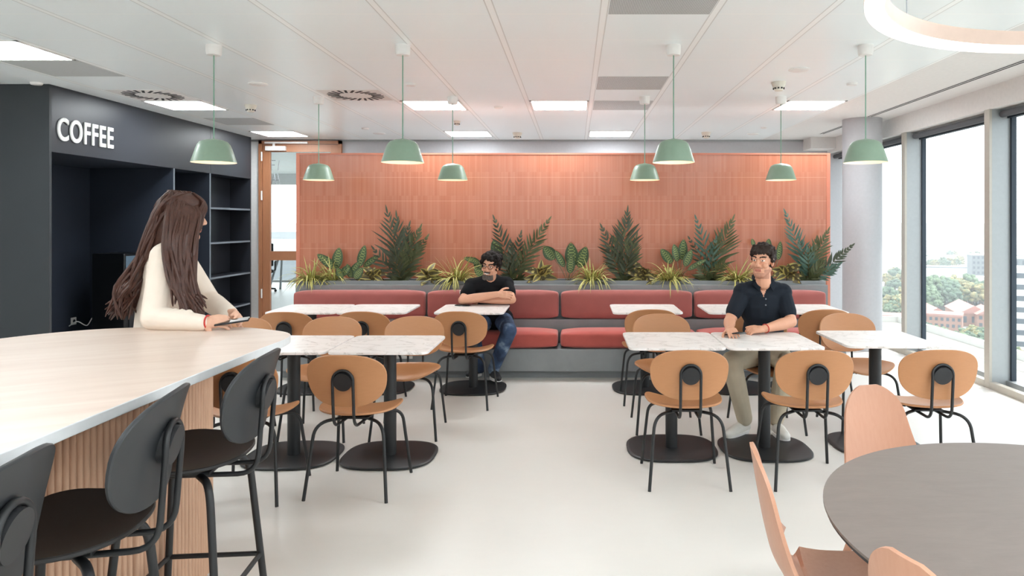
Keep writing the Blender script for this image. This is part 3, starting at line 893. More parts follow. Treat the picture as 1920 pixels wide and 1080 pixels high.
TABLES = [(-1.865, 4.61, 'white marble table left of its pair in the foreground, partly behind the bar counter'),
          (-1.225, 4.61, 'white marble table right of its pair, in the left foreground beside the aisle'),
          (.665, 4.755, 'white marble table left of the foreground pair right of the aisle'),
          (1.302, 4.755, 'white marble table that the man in the dark polo leans on'),
          (2.095, 4.83, 'white marble table nearest the windows'),
          (-2.46, 6.5, 'white marble table at the left end of the bench, in front of the wooden door'),
          (-1.82, 6.5, 'white marble table second from the left along the bench'),
          (-.945, 6.49, 'white marble table with a phone where the man crosses his arms'),
          (.66, 6.5, 'lone white marble table at the bench right of the aisle'),
          (1.515, 6.5, 'white marble table along the bench behind the man in the dark polo'),
          (2.15, 6.5, 'white marble table at the right end of the bench by the column')]
tb0 = None
for x, y, l in TABLES:
    if tb0 is None:
        tb0 = make_table(); tb0.location = (x, y, 0); tb0['label'] = l; tb0['group'] = 'marble cafe tables'
    else: dup(tb0, (x, y, 0), 0, l)

# ------------------------------------------------------------------ bar counter
ct = thing('bar_counter', 'long pale bar counter with rounded top and ribbed wooden base', 'counter', (-1.95, 2.4, 0))
co_ = ct.location
cp = [(-1.25, 1.35), (-1.25, 1.8), (-1.25, 2.3), (-1.249, 2.75), (-1.246, 3.0), (-1.29, 3.14), (-1.40, 3.235), (-1.6, 3.325), (-1.92, 3.34), (-2.25, 3.26), (-2.48, 3.01), (-2.6, 2.6), (-2.64, 2.1), (-2.62, 1.7), (-2.5, 1.35), (-2.2, 1.12), (-1.9, 1.06), (-1.55, 1.08), (-1.33, 1.18)]
out = [(p.x, p.y) for p in crom([(a, b, 0) for a, b in cp], 8, True)]
MB().prism(out, 1.019, 1.05, 0, 1, .002).build('countertop', [M['counter'], M['counter_edge']], ct, co_, smooth=False)
# ribbed base: half-round wooden slats around a rounded body
path = []
X0 = -1.56; xc, rx, yc, ry = -1.96, .4, 2.45, .87; YS = 1.92
k = 0
dense = [Vector((X0, YS+(yc-YS)*i/400, 0)) for i in range(400)] + [Vector((xc+e[0], yc+e[1], 0)) for e in [superell(rx, ry, 2.8, PI*i/1200) for i in range(1201)]] + [Vector((xc-rx, yc-(yc-YS)*i/400, 0)) for i in range(1, 401)]
body = [(p.x, p.y) for p in dense[::25]]
MB().prism(body, .0, 1.019).build('base', M['oak_gap_shade'], ct, co_)
MB().b2((2*xc-X0-.01, YS-.02, 0), (X0+.012, YS, 1.019)).build('end_panel', M['oak_plain'], ct, co_, smooth=False)
fl = MB(); acc = 0; last = dense[0]; nxt = .014; pitch = .0305
for i in range(1, len(dense)):
    acc += (dense[i]-last).length; last = dense[i]
    if acc >= nxt:
        nxt += pitch
        t_ = (dense[min(i+1, len(dense)-1)]-dense[i-1]).normalized(); n_ = Vector((t_.y, -t_.x, 0))
        pr = []
        for q in range(7):
            a = PI*q/6
            pr.append(dense[i] + t_*(-.0128*math.cos(a)) + n_*(.015*math.sin(a)))
        vs = [(p.x, p.y, .02) for p in pr] + [(p.x, p.y, 1.019) for p in pr]
        fl.add(vs, [(q, q+1, q+8, q+7) for q in range(6)] + [tuple(range(6, -1, -1)), tuple(range(7, 14))])
fl.build('slat_cladding', M['oak_flute'], ct, co_, ang=60)

# ------------------------------------------------------------------ round table and plywood chairs
rt = thing('round_table', 'large round taupe stone-look table in the right foreground', 'table', (1.435, 1.81, 0))
ro = [(.74*math.cos(2*PI*k/128), .74*math.sin(2*PI*k/128)) for k in range(128)]
MB().prism(ro, .735, .742).build('tabletop', M['taupe'], rt, ang=30)
MB().prism([(x*.994, y*.994) for x, y in ro], .724, .735).build('table_edge', M['black_plastic'], rt, ang=30)
for a in (45, 135, 225, 315):
    c, s_ = math.cos(math.radians(a)), math.sin(math.radians(a))
    MB().tube([(.22*c, .22*s_, .724), (.5*c, .5*s_, 0)], [.028, .018], 14).build('leg', M['beech'], rt)
MB().box((0, 0, .708), (.5, .5, .03), 0, None, .006).build('underframe', M['beech'], rt)

def make_ply():
    t = thing('plywood_chair', '', 'chair')
    prof = crom([(0, -.265, .862), (0, -.245, .74), (0, -.222, .62), (0, -.195, .53), (0, -.14, .465), (0, -.04, .443), (0, .1, .447), (0, .19, .455), (0, .232, .448)], 8)
    L = len(prof); ns = 29; vs = []; fs = []
    for side in (1, -1):
        for i, p in enumerate(prof):
            u = i/(L-1)
            w = .2
            if p.z > .5 and p.y < -.1:
                w = .2-.075*((p.z-.5)/.362)**.8
                e = (.868-p.z)/.13
                if e < 1: w *= math.sqrt(max(0.0, 1-(1-e)**2.3))*1.0
            if p.y > .1: w = .2*max(.0, 1-max(0, (p.y-.1)/.137)**3.0)**.45
            w = max(w, .004)
            tg = (prof[min(i+1, L-1)]-prof[max(i-1, 0)]).normalized(); nn = Vector((0, tg.z, -tg.y))
            if nn.z < 0 and p.y > -.1: nn = -nn
            if p.y < -.15 and nn.y < 0: nn = -nn
            for k in range(ns):
                s_ = -1+2*k/(ns-1)
                curv = .05*(w/.2)**2*s_*s_*(1.0 if p.z > .5 else .35)
                q = p + Vector((s_*w, 0, 0)) + nn*(curv + side*.0055)
                vs.append(q)
    for s in (0, 1):
        o = s*L*ns
        for i in range(L-1):
            for k in range(ns-1):
                fs.append((o+i*ns+k, o+i*ns+k+1, o+(i+1)*ns+k+1, o+(i+1)*ns+k))
    o = L*ns
    loop = [k for k in range(ns)] + [i*ns+ns-1 for i in range(1, L)] + [(L-1)*ns+k for k in range(ns-2, -1, -1)] + [i*ns for i in range(L-2, 0, -1)]
    for a, b in zip(loop, loop[1:]+loop[:1]): fs.append((a, b, b+o, a+o))
    MB().add(vs, fs).build('seat_shell', M['beech'], t, ang=50)
    for sx in (-1, 1):
        for sy in (-1, 1): MB().tube([(sx*.12, sy*.11-.01, .437), (sx*.22, sy*.215-.01, 0)], [.019, .0115], 12).build('leg', M['beech'], t)
    MB().box((0, -.01, .43), (.27, .26, .018), 0, None, .004).build('underframe', M['beech'], t)
    return t
def look(x, y, tx, ty): return math.atan2(ty-y, tx-x)-PI/2
PLY = [(.81, 2.10, look(.81, 2.10, 1.5, 2.0), 'blonde plywood chair seen from the side, left of the round table'),
       (1.315, 2.69, look(1.315, 2.69, 1.55, 1.81), 'blonde plywood chair facing the camera behind the round table'),
       (.93, 1.52, look(.9, 1.5, 1.5, 1.72), 'blonde plywood chair cut off at the bottom edge, nearest the camera')]
pl0 = None
for x, y, rz, l in PLY:
    if pl0 is None:
        pl0 = make_ply(); pl0.location = (x, y, 0); pl0.rotation_euler.z = rz; pl0['label'] = l; pl0['group'] = 'plywood chairs'
    else: dup(pl0, (x, y, 0), rz, l)
# ------------------------------------------------------------------ plants in the planter
def leafmat(name, a, b, rough=.45):
    m, nt, bs = newmat(name)
    n = noisef(nt, coords(nt), 26, 3)
    nt.links.new(mixc(nt, n, a, b), bs.inputs['Base Color'])
    bs.inputs['Roughness'].default_value = rough
    bs.inputs['Specular IOR Level'].default_value = .4
    return m
LM = {
 'palm_dark': leafmat('palm_dark', S(54, 62, 48), S(80, 88, 68)), 'palm_blue': leafmat('palm_blue', S(58, 86, 76), S(88, 116, 102)),
 'palm_olive': leafmat('palm_olive', S(70, 78, 50), S(98, 104, 70)),
 'stem': leafmat('stem', S(84, 78, 50), S(112, 100, 66)),
 'strap_edge': leafmat('strap_edge', S(120, 122, 58), S(142, 142, 74)), 'strap_mid': leafmat('strap_mid', S(190, 184, 108), S(208, 200, 128)),
 'cal_dark': leafmat('cal_dark', S(54, 74, 50), S(74, 96, 66)), 'cal_pale': leafmat('cal_pale', S(118, 136, 84), S(146, 158, 98)),
 'cro_dark': leafmat('cro_dark', S(74, 68, 46), S(98, 88, 58)), 'cro_pale': leafmat('cro_pale', S(160, 148, 84), S(186, 170, 98)),
}
YMAX, YMIN = 7.738, 7.1
def leaf(mb, p, d, side, L, wd, droop=0.0, n=8, fold=.25, cols=2, mi=None, a=.9, b=1.0, wfn=None):
    """curved blade; mi(row, col) picks the material; cols = strips on each half"""
    p = Vector(p); d = Vector(d).normalized(); side = Vector(side).normalized()
    vs = []; nc = 2*cols+1; fs = []; mis = []
    for i in range(n+1):
        t = i/n
        wdt = wfn(t) if wfn else math.sin(PI*min(1, t**a))**b if t < 1 else 0
        wdt = max(wdt, .03)*wd/2
        dd = (d + Vector((0, 0, -1))*droop*t).normalized()
        nn = dd.cross(side).normalized()
        if nn.y > 0: nn = -nn
        for k in range(nc):
            s_ = (k-cols)/cols
            q = p + side*s_*wdt - nn*abs(s_)*wdt*fold*-1
            vs.append(Vector((q.x, min(YMAX, q.y), q.z)))
        p = p + dd*L/n
    for i in range(n):
        for k in range(nc-1):
            fs.append((i*nc+k, i*nc+k+1, (i+1)*nc+k+1, (i+1)*nc+k)); mis.append(mi(i, k) if mi else 0)
    o = len(mb.v); mb.v += [tuple(v) for v in vs]; mb.f += [tuple(x+o for x in f) for f in fs]; mb.m += mis
def rnd(a, b): return random.uniform(a, b)
Z0 = PT-.04
def base_pt(px, Y=7.58): return Vector(((px-VX)*Y/F, Y, Z0))
def finish(mb, name, mats, root, smooth=True):
    o = mb.build(name, mats, root, root.location, ang=60); return o

def spider(px, w, h, label, n=46, Y=7.5):
    n = int(n*1.9)
    b = base_pt(px, Y); t = thing('spider_plant', label, 'potted plant', b, 0, 'striped spider plants')
    mb = MB(); R = w*Y/F/2; Hh = h*Y/F
    for k in range(n):
        az = rnd(0, 2*PI); up = rnd(.35, 1.0)
        d = Vector((math.cos(az)*rnd(.45, 1.2), math.sin(az)*.55-.15, up*1.25))
        if d.y > 0: d.y *= .35
        L = (R*rnd(.8, 1.45) if up < .7 else Hh*rnd(.75, 1.15))*1.08
        sd = d.cross(Vector((0, 0, 1))); sd = sd if sd.length > .1 else Vector((1, 0, 0))
        sd = (sd.normalized()+Vector((rnd(-.5, .5), 0, rnd(-.4, .4)))).normalized()
        leaf(mb, b+Vector((rnd(-.04, .04), rnd(-.02, .02), 0)), d, sd, L, rnd(.015, .022), rnd(1.1, 2.4) if up < .8 else rnd(.3, 1.1), 8, .3, 2, lambda i, k: 1 if k in (1, 2) else 0, .45, .6)
    finish(mb, 'foliage', [LM['strap_edge'], LM['strap_mid']], t)
    MB().lathe([(.03, 0), (.026, .05)], b, 10, 0, True, True).build('crown', LM['stem'], t, b)
    return t
def frond(mb, p, tip, width, npair, mat_i=0, twist=0.0, lw=.036, bend=.1, lift=50):
    p = Vector(p); tip = Vector(tip); ax = tip-p; L = ax.length
    u = Vector((ax.z, 0, -ax.x)).normalized()
    if u.x < 0: u = -u
    out = Vector((0, -1, 0))
    cl = [p + ax*t + out*(math.sin(PI*t)*bend*L*.5) + Vector((ax.x, 0, 0)).normalized()*(-(1-t)*t*bend*L*.6) for t in [i/14 for i in range(15)]]
    cl = [Vector((q.x, min(YMAX-.01, q.y), q.z)) for q in cl]
    mb.tube(cl, [.0045-.0035*i/14 for i in range(15)], 6, 1)
    for i in range(npair):
        t = .16+.84*(i+.5)/npair
        f = t*14; j = min(13, int(f)); q = cl[j].lerp(cl[j+1], f-j); tg = (cl[j+1]-cl[j]).normalized()
        ll = width*1.5*(.62+.5*math.sin(PI*min(1, t*1.02+.05)))*(1.0 if t < .55 else 1-(t-.55)*1.25)
        for s in (-1, 1):
            ang = math.radians(lift+rnd(-6, 6)-26*t)
            d = tg*math.cos(ang) + u*s*math.sin(ang) + out*rnd(-.05, .28)
            sd = d.cross(out+Vector((rnd(-.35, .35)+s*twist, 0, rnd(-.35, .35)))).normalized()
            leaf(mb, q, d, sd, ll*rnd(.88, 1.08), lw*rnd(.8, 1.1)*(1-.4*t), rnd(0, .22), 6, .22, 1, lambda a, k: mat_i, .72, .85)
    leaf(mb, cl[-1], (cl[-1]-cl[-2]), u, width*.7, lw*.6, 0, 5, .2, 1, lambda a, k: mat_i, .7, .8)
def palm(px, fr, label, mats=('palm_dark',), Y=7.60):
    """fr: list of (tip px, tip py, Y tip, half width px, pairs, material index)"""
    b = base_pt(px, Y); t = thing('zamia_plant', label, 'potted plant', b, 0, 'tall feathery zamia plants')
    for tx, ty, Yt, wpx, npair, mi in fr:
        mb = MB()
        frond(mb, b+Vector((rnd(-.025, .025), rnd(-.03, .02), 0)), W(tx, ty, Yt), wpx*Y/F, npair, 0, .2)
        finish(mb, 'frond', [LM[mats[mi]], LM['stem']], t)
    mb = MB()
    for k in range(16):
        az = rnd(PI, 2*PI); d = Vector((math.cos(az), math.sin(az)*.5, rnd(.3, 1.6)))
        leaf(mb, b+Vector((rnd(-.04, .04), rnd(-.03, .02), 0)), d, d.cross(Vector((rnd(-.3, .3), -1, rnd(-.2, .4)))), rnd(.12, .24), rnd(.035, .05), rnd(.2, .9), 7, .25, 1, None, .75, .85)
    finish(mb, 'basal_leaves', [LM[mats[-1]]], t)
    return t
def calathea(px, lv, label, Y=7.58):
    """lv: list of (center px, center py, length px, width px, lean degrees, pale share)"""
    b = base_pt(px, Y); t = thing('calathea_plant', label, 'potted plant', b, 0, 'broad patterned calathea plants')
    for cx, cy, L, wd, lean, Yl in lv:
        mb = MB(); c = W(cx, cy, Yl); Lm = L*Yl/F; a = math.radians(lean)
        d = Vector((math.sin(a), rnd(-.12, .05), math.cos(a)))
        p0 = c - d*Lm/2
        mb.tube(crom([b+Vector((0, 0, -.01)), b.lerp(p0, .5)+Vector((0, -.02, .03)), p0, p0+d*Lm*.1], 5), .004, 6, 2)
        leaf(mb, p0, d, Vector((math.cos(a), rnd(-.25, .25), -math.sin(a))), Lm, wd*Yl/F, .1, 16, .12, 5,
             lambda i, k: 1 if ((i*2 - abs(k-4.5)*1.2) % 4 < 1.15 and .5 < abs(k-4.5) < 4) or k in (4, 5) and i % 2 else 0, .85, .62)
        finish(mb, 'leaf', [LM['cal_dark'], LM['cal_pale'], LM['stem']], t)
    return t
def croton(px, w, h, label, n=18, Y=7.52, pale=.5, up=.45):
    b = base_pt(px, Y); t = thing('croton_plant', label, 'potted plant', b, 0, 'low yellow-edged croton plants')
    mb = MB(); R = w*Y/F/2; Hh = h*Y/F
    top = b+Vector((0, 0, Hh*.38))
    mb.tube([b, top], .007, 8, 2)
    for k in range(n):
        az = 2*PI*k/n*2.4; e = rnd(-.25, 1.1)
        d = Vector((math.cos(az), math.sin(az)*.6-.25, e))
        if d.y > 0: d.y *= .3
        L = (R*.98 if e < .6 else Hh*.6)*rnd(.75, 1.1)
        sd = d.cross(Vector((rnd(-.3, .3), -1, rnd(-.1, .6)))).normalized()
        pl = random.random() < pale
        leaf(mb, top+Vector((0, 0, rnd(-.06, .02))), d, sd, L, R*rnd(.28, .42), rnd(.1, .9), 8, .3, 2, (lambda i, k: 1 if k in (0, 3) else 0) if pl else (lambda i, k: 1 if (k in (1, 2) and i % 3 == 0) else 0), .8, .85)
    finish(mb, 'foliage', [LM['cro_dark'], LM['cro_pale'], LM['stem']], t)
    return t
random.seed(11)
spider(583, 96, 45, 'spider plant at the far left end of the planter, trailing over its edge', 50, 7.49)
spider(622, 70, 54, 'spider plant second from the left end, growing into the first one', 40, 7.54)
calathea(645, [(633, 484, 40, 20, 8, 7.66), (612, 489, 42, 17, -48, 7.6), (648, 507, 26, 16, 40, 7.5), (637, 512, 24, 15, -20, 7.47)], 'calathea plant between the left spider plants and the orange wall')
calathea(675, [(679, 480, 42, 17, 14, 7.64), (696, 489, 38, 12, 52, 7.6), (664, 505, 36, 15, 32, 7.5), (672, 512, 26, 18, 34, 7.44), (655, 508, 28, 14, -15, 7.5)], 'calathea plant left of the tallest left zamia plant')
croton(700, 62, 38, 'dark croton plant at the foot of the tallest left zamia plant', 16, 7.5, .3)
palm(752, [(727, 402, 7.66, 30, 10, 0), (744, 410, 7.69, 26, 10, 0), (766, 428, 7.66, 24, 10, 0), (786, 432, 7.62, 22, 13, 1), (703, 470, 7.5, 18, 6, 0), (799, 447, 7.6, 16, 12, 1), (757, 470, 7.45, 16, 6, 1), (735, 480, 7.42, 18, 6, 0)], 'tall dark zamia plant at the left, its fronds fanning up the orange wall', ('palm_dark', 'palm_olive'))
croton(802, 64, 46, 'croton plant between the left zamia plant and the spider plant', 20, 7.5, .45)
spider(857, 88, 62, 'spider plant just left of the man with crossed arms', 54, 7.48)
calathea(905, [(897, 497, 36, 16, -30, 7.6), (884, 487, 30, 11, -72, 7.58), (931, 468, 40, 22, -12, 7.68), (900, 512, 30, 16, -40, 7.5)], 'calathea plant behind the head of the man with crossed arms')
palm(962, [(928, 414, 7.66, 20, 11, 0), (1027, 416, 7.63, 20, 13, 1), (976, 442, 7.64, 18, 9, 0), (998, 452, 7.6, 16, 8, 1), (930, 470, 7.5, 16, 8, 0), (958, 458, 7.55, 14, 8, 0)], 'zamia plant with two long spread fronds behind the man with crossed arms', ('palm_dark', 'palm_olive'))
croton(1013, 66, 44, 'croton plant with pale star-like leaves right of the man with crossed arms', 20, 7.5, .85)
calathea(1065, [(1072, 478, 46, 26, -4, 7.66), (1092, 482, 42, 23, 18, 7.64), (1070, 495, 36, 17, 4, 7.55), (1030, 474, 32, 24, -38, 7.64), (1050, 485, 36, 14, -28, 7.58)], 'calathea plant with round leaves near the middle of the orange wall')
spider(1110, 94, 48, 'spider plant in the middle of the planter', 52, 7.48)
palm(1170, [(1176, 402, 7.68, 28, 14, 0), (1163, 430, 7.64, 26, 10, 1), (1130, 430, 7.6, 20, 10, 0), (1192, 448, 7.6, 20, 9, 1), (1140, 468, 7.5, 18, 7, 0), (1182, 470, 7.45, 18, 7, 0)], 'tall dense zamia plant right of the middle of the planter', ('palm_dark', 'palm_olive'))
croton(1205, 66, 44, 'brown-green croton plant right of the dense middle zamia plant', 20, 7.5, .3)
spider(1256, 100, 40, 'spider plant trailing low beside the patterned calathea', 56, 7.47)
calathea(1272, [(1250, 480, 34, 18, -36, 7.62), (1280, 468, 40, 19, 4, 7.66), (1267, 474, 34, 16, -12, 7.64), (1290, 484, 34, 16, 22, 7.58), (1306, 496, 40, 10, 58, 7.5)], 'calathea plant left of the blue-green zamia plant')
palm(1332, [(1306, 413, 7.64, 18, 9, 1), (1372, 416, 7.66, 26, 14, 2), (1294, 450, 7.66, 14, 7, 0), (1352, 440, 7.62, 20, 9, 2), (1342, 450, 7.55, 16, 6, 1), (1356, 492, 7.45, 16, 6, 2), (1310, 500, 7.45, 14, 6, 2)], 'blue-green zamia plant left of the man in the dark polo', ('palm_dark', 'palm_blue', 'palm_olive'))
spider(1383, 84, 54, 'spider plant next to the shoulder of the man in the dark polo', 50, 7.48)
calathea(1445, [(1412, 455, 16, 8, -14, 7.66), (1461, 470, 36, 13, 6, 7.66), (1440, 462, 30, 14, 4, 7.66)], 'calathea plant hidden behind the head of the man in the dark polo')
croton(1475, 66, 58, 'croton plant with a yellow leaf right of the man in the dark polo', 20, 7.5, .45)
palm(1512, [(1474, 403, 7.66, 20, 12, 1), (1551, 436, 7.6, 20, 12, 2), (1596, 462, 7.55, 14, 13, 0), (1500, 452, 7.6, 20, 8, 1), (1530, 452, 7.58, 18, 9, 2), (1572, 496, 7.5, 14, 9, 1), (1514, 470, 7.48, 18, 7, 1), (1545, 490, 7.48, 14, 7, 2)], 'zamia plant at the right end of the planter, one frond reaching past the wall', ('palm_dark', 'palm_blue', 'palm_olive'))
# ------------------------------------------------------------------ people
def remesh(mb, vox, smooth=4):
    me = bpy.data.meshes.new('tmp'); me.from_pydata(mb.v, [], mb.f)
    bm = bmesh.new(); bm.from_mesh(me); bmesh.ops.recalc_face_normals(bm, faces=bm.faces); bm.to_mesh(me); bm.free()
    o = bpy.data.objects.new('tmp', me); C.objects.link(o)
    r = o.modifiers.new('r', 'REMESH'); r.mode = 'VOXEL'; r.voxel_size = vox; r.use_smooth_shade = True
    if smooth:
        s = o.modifiers.new('s', 'SMOOTH'); s.iterations = smooth; s.factor = .5
    bpy.context.view_layer.update()
    ev = o.evaluated_get(bpy.context.evaluated_depsgraph_get())
    out = bpy.data.meshes.new_from_object(ev)
    bpy.data.objects.remove(o); bpy.data.meshes.remove(me)
    return out
def skinmesh(mb, name, mats, root, vox=.005, smooth=4, paint=None):
    me = remesh(mb, vox, smooth); me.name = name
    for m in (mats if isinstance(mats, (list, tuple)) else [mats]): me.materials.append(m)
    if paint:
        for p in me.polygons:
            i = paint(p.center)
            if i: p.material_index = i
    off = root.location
    for v in me.vertices: v.co = v.co - off
    me.shade_smooth()
    o = bpy.data.objects.new(name, me); C.objects.link(o); o.parent = root
    return o
def headM(c, yaw, pitch=0, roll=0):
    return Matrix.Translation(c) @ Euler((math.radians(pitch), math.radians(roll), math.radians(yaw)), 'YXZ').to_matrix().to_4x4()
def add_head(mb, Hm, female=False, smile=False):
    h = MB()
    h.ell((0, .018, .035), (.074, .093, .085)); h.ell((0, -.02, .03), (.066, .066, .075))
    h.ell((0, -.024, -.04), (.056, .062, .068)); h.ell((0, -.062, -.092), (.027, .026, .024))
    h.cap((-.05, .005, -.055), (-.02, -.062, -.092), .022, .02); h.cap((.05, .005, -.055), (.02, -.062, -.092), .022, .02)
    h.cap((0, -.084, .018), (0, -.104, -.018), .0085, .0125); h.ell((-.011, -.094, -.024), (.009, .011, .008)); h.ell((.011, -.094, -.024), (.009, .011, .008))
    h.cap((-.044, -.072, .036), (-.012, -.083, .034), .011, .011); h.cap((.044, -.072, .036), (.012, -.083, .034), .011, .011)
    for s in (-1, 1):
        h.ell((s*.042, -.06, -.02), (.024, .024, .022))
        h.ell((s*.031, -.073, .016), (.014, .013, .011))
        h.ell((s*.077, .012, .004), (.009, .021, .032), (0, 0, s*.35)); h.ell((s*.074, .008, -.02), (.009, .012, .014))
    h.cap((-.019, -.084, -.052), (.019, -.084, -.052), .0065, .0065); h.cap((-.015, -.083, -.062), (.015, -.083, -.062), .007, .007)
    h.cap((0, .02, -.05), (0, .035, -.16), .054, .056)
    mb.add(h.v, h.f, 0, Hm)
def face_paint(Hm, beard=0, brow=5, smile=False, glassesless=True):
    inv = Hm.inverted()
    def f(c):
        p = inv @ c
        if not (-.13 < p.z < .13 and abs(p.x) < .1 and -.13 < p.y < .12): return 0
        ax = abs(p.x)
        if p.y < -.05:
            if (ax-.031)**2/.0135**2 + (p.z-.0165)**2/.0062**2 < 1:
                return 3 if (ax-.031)**2 + (p.z-.0165)**2 < .0058**2 else 2
            if .011 < ax < .052 and abs(p.z-(.037+.006*math.sin((ax-.011)*60))) < .0048: return 4
            lz = -.057 + (.28*ax if smile else 0)
            if ax < (.027 if smile else .022) and abs(p.z-lz) < (.0095 if smile else .0085):
                return (6 if smile and abs(p.z-lz) < .0045 and ax < .022 else 1)
            if beard and ax < .032 and -.047 < p.z < -.034+.1*ax*0: return 5
        if beard:
            if beard > 1: return 0
            if p.z < -.076 and p.z > -.125 and p.y < .0 : return 5
            if p.z < -.05 and ax > .036 - .25*(p.z+.035)*0 and p.y < .012 and p.z > -.125 and (ax > .038): return 5
        return 0
    return f
def add_hand(mb, wrist, d, back, thumb_side, curl=.35, sc=1.0, spread=.06, r=.0085):
    """d: finger direction, back: normal of the back of the hand, thumb_side: +1/-1 along d x back"""
    wrist = Vector(wrist); x = Vector(d).normalized(); z = Vector(back); z = (z-x*z.dot(x)).normalized(); y = x.cross(z)*thumb_side
    Mx = Matrix((x, y, z)).transposed().to_4x4(); Mx.translation = wrist
    h = MB()
    h.cap((0, 0, 0), (.03, 0, 0), .024, .026)
    for yy, rr in ((.026, .0135), (.009, .0145), (-.009, .014), (-.026, .0125)): h.cap((.018, yy*.75, 0), (.078, yy, .002), .015, rr)
    ln = (.07, .079, .074, .058)
    for i, yy in enumerate((.029, .0095, -.0095, -.0275)):
        p = Vector((.082, yy, .002)); ang = 0; a = (1.5-i)*spread
        L = ln[i]
        for k, f in enumerate((.45, .32, .26)):
            ang += curl*(1.0 if k == 0 else 1.25)
            q = p + Vector((math.cos(ang)*math.cos(a), math.sin(a), -math.sin(ang)))*L*f
            h.cap(p, q, r*(1.08-.08*k), r*(1.0-.1*k)); p = q
    p = Vector((.022, .026, -.004))
    for k, (dx, dy, dz, l) in enumerate(((.62, .72, -.25, .042), (.85, .42, -.32, .032), (.96, .12, -.28, .026))):
        q = p+Vector((dx, dy, dz)).normalized()*l; h.cap(p, q, .0125-.0012*k, .0113-.0012*k); p = q
    if sc != 1: h.v = [tuple(c*sc for c in v) for v in h.v]
    mb.add(h.v, h.f, 0, Mx)
def strands(mb, fn, n, r, k=6):
    for i in range(n):
        pts = fn(i)
        mb.tube(pts, [r*(.6+.4*math.sin(PI*j/(len(pts)-1)))*(1 if j < len(pts)-1 else .4) for j in range(len(pts))], k, 0)
def shoe(root, heel, toe, name, mat, sole_mat, w=.042, h=.06):
    heel, toe = Vector(heel), Vector(toe); d = (toe-heel); L = d.length; d.normalize(); up = Vector((0, 0, 1)); sd = d.cross(up).normalized(); up = sd.cross(d)
    b = MB()
    b.cap(heel+up*.045, heel+d*L*.5+up*.045, w*.8, w*.98); b.cap(heel+d*L*.45+up*.042, heel+d*L*.92+up*.032, w, w*.78)
    b.cap(heel+d*L*.05+up*.05, heel+d*L*.12+up*.095, w*.85, w*.8)
    b.cap(heel+d*L*.3+up*.065, heel+d*L*.62+up*.045, w*.75, w*.7)
    o = skinmesh(b, name, mat, root, .006, 3)
    s = MB(); n = 28; pr = []
    for k in range(n):
        u, v = superell(L*.56, w*1.06, 2.4, 2*PI*k/n); v *= 1+.1*u/L
        pr.append(heel+d*(L*.48+u)+sd*v)
    vs = [p+up*.004 for p in pr]+[p+up*.03 for p in pr]
    s.add(vs, [(k, (k+1) % n, (k+1) % n+n, k+n) for k in range(n)]+[tuple(range(n-1, -1, -1)), tuple(range(n, 2*n))])
    s.build('sole', sole_mat, o, root.location)
    return o
def lerp(a, b, t): return Vector(a).lerp(Vector(b), t)
def limb(mb, a, b, r0, rm, r1, bulge=.35):
    m = lerp(a, b, bulge); mb.cap(a, m, r0, rm); mb.cap(m, b, rm, r1)
def torso(mb, pel, abd, chest, shl, shr, neck, g=0.0, w=1.0):
    pel, abd, chest, shl, shr, neck = map(Vector, (pel, abd, chest, shl, shr, neck))
    ax = (shr-shl); yaw = math.atan2(ax.y, ax.x); r = (0, 0, yaw)
    mb.ell(pel, (.165*w+g, .125*w+g, .12+g), r); mb.ell(abd, (.148*w+g, .112*w+g, .17+g), r); mb.ell(chest, (.168*w+g, .118*w+g, .18+g), r)
    mb.cap(lerp(shl, shr, .1), lerp(shl, shr, .9), .068*w+g, .068*w+g)
    mb.ell(shl, (.064*w+g,)*3); mb.ell(shr, (.064*w+g,)*3)
    mb.cap(lerp(neck, chest, .15), lerp(shl, neck, .25), .05+g, .052*w+g); mb.cap(lerp(neck, chest, .15), lerp(shr, neck, .25), .05+g, .052*w+g)
    mb.cap(pel, abd, .12*w+g, .12*w+g); mb.cap(abd, chest, .115*w+g, .12*w+g)
def hair_cap(Hm, bumps, rb, jitter, seed, extra=None, front=-.075, low=-.05):
    random.seed(seed); h = MB()
    h.ell((0, .024, .052), (.081, .096, .08)); h.ell((0, .05, .0), (.076, .068, .075))
    for k in range(bumps):
        a = rnd(0, 2*PI); e = rnd(-.5, 1.0); ce = math.sqrt(max(0, 1-e*e))
        p = Vector((.084*ce*math.cos(a), .02+.1*ce*math.sin(a), .045+.086*e))
        if p.y < front+.02 and p.z < .075: continue
        if p.y < .0 and p.z < .03+.2*max(0, -p.y): continue
        if p.z < low: continue
        s_ = rnd(.7, 1.25)*rb
        h.ell(p+Vector((rnd(-1, 1), rnd(-1, 1), rnd(-.3, 1)))*jitter, (s_, s_*rnd(.8, 1.3), s_))
    if extra: extra(h)
    o = MB(); o.add(h.v, h.f, 0, Hm); return o

# ---- man in the dark polo, seated behind the marble table
ppl = thing('person', 'seated man in a dark polo and beige trousers, looking aside, phone in hand', 'person', (1.42, 5.15, 0))
pel, abd, chest = (1.45, 5.33, .56), (1.445, 5.31, .73), (1.43, 5.275, .915)
shl, shr, neck = (1.272, 5.235, 1.025), (1.578, 5.265, 1.02), (1.42, 5.24, 1.10)
elr, wrr = (1.15, 5.135, .825), (1.10, 4.93, .797)
ell_, wrl = (1.60, 5.12, .82), (1.36, 4.975, .79)
kR, aR, kL, aL = (1.12, 4.945, .565), (1.245, 5.075, .12), (1.5, 4.92, .56), (1.475, 5.07, .12)
hR, hL = (1.36, 5.30, .545), (1.54, 5.30, .545)
Hm2 = headM((1.392, 5.14, 1.262), -34, 2, 2)
b = MB(); add_head(b, Hm2); b.cap(Hm2 @ Vector((0, .03, -.1)), neck, .055, .06)
torso(b, pel, abd, chest, shl, shr, neck, -.004)
limb(b, shl, elr, .05, .05, .042); limb(b, elr, wrr, .043, .043, .027); limb(b, shr, ell_, .05, .05, .042); limb(b, ell_, wrl, .043, .044, .027)
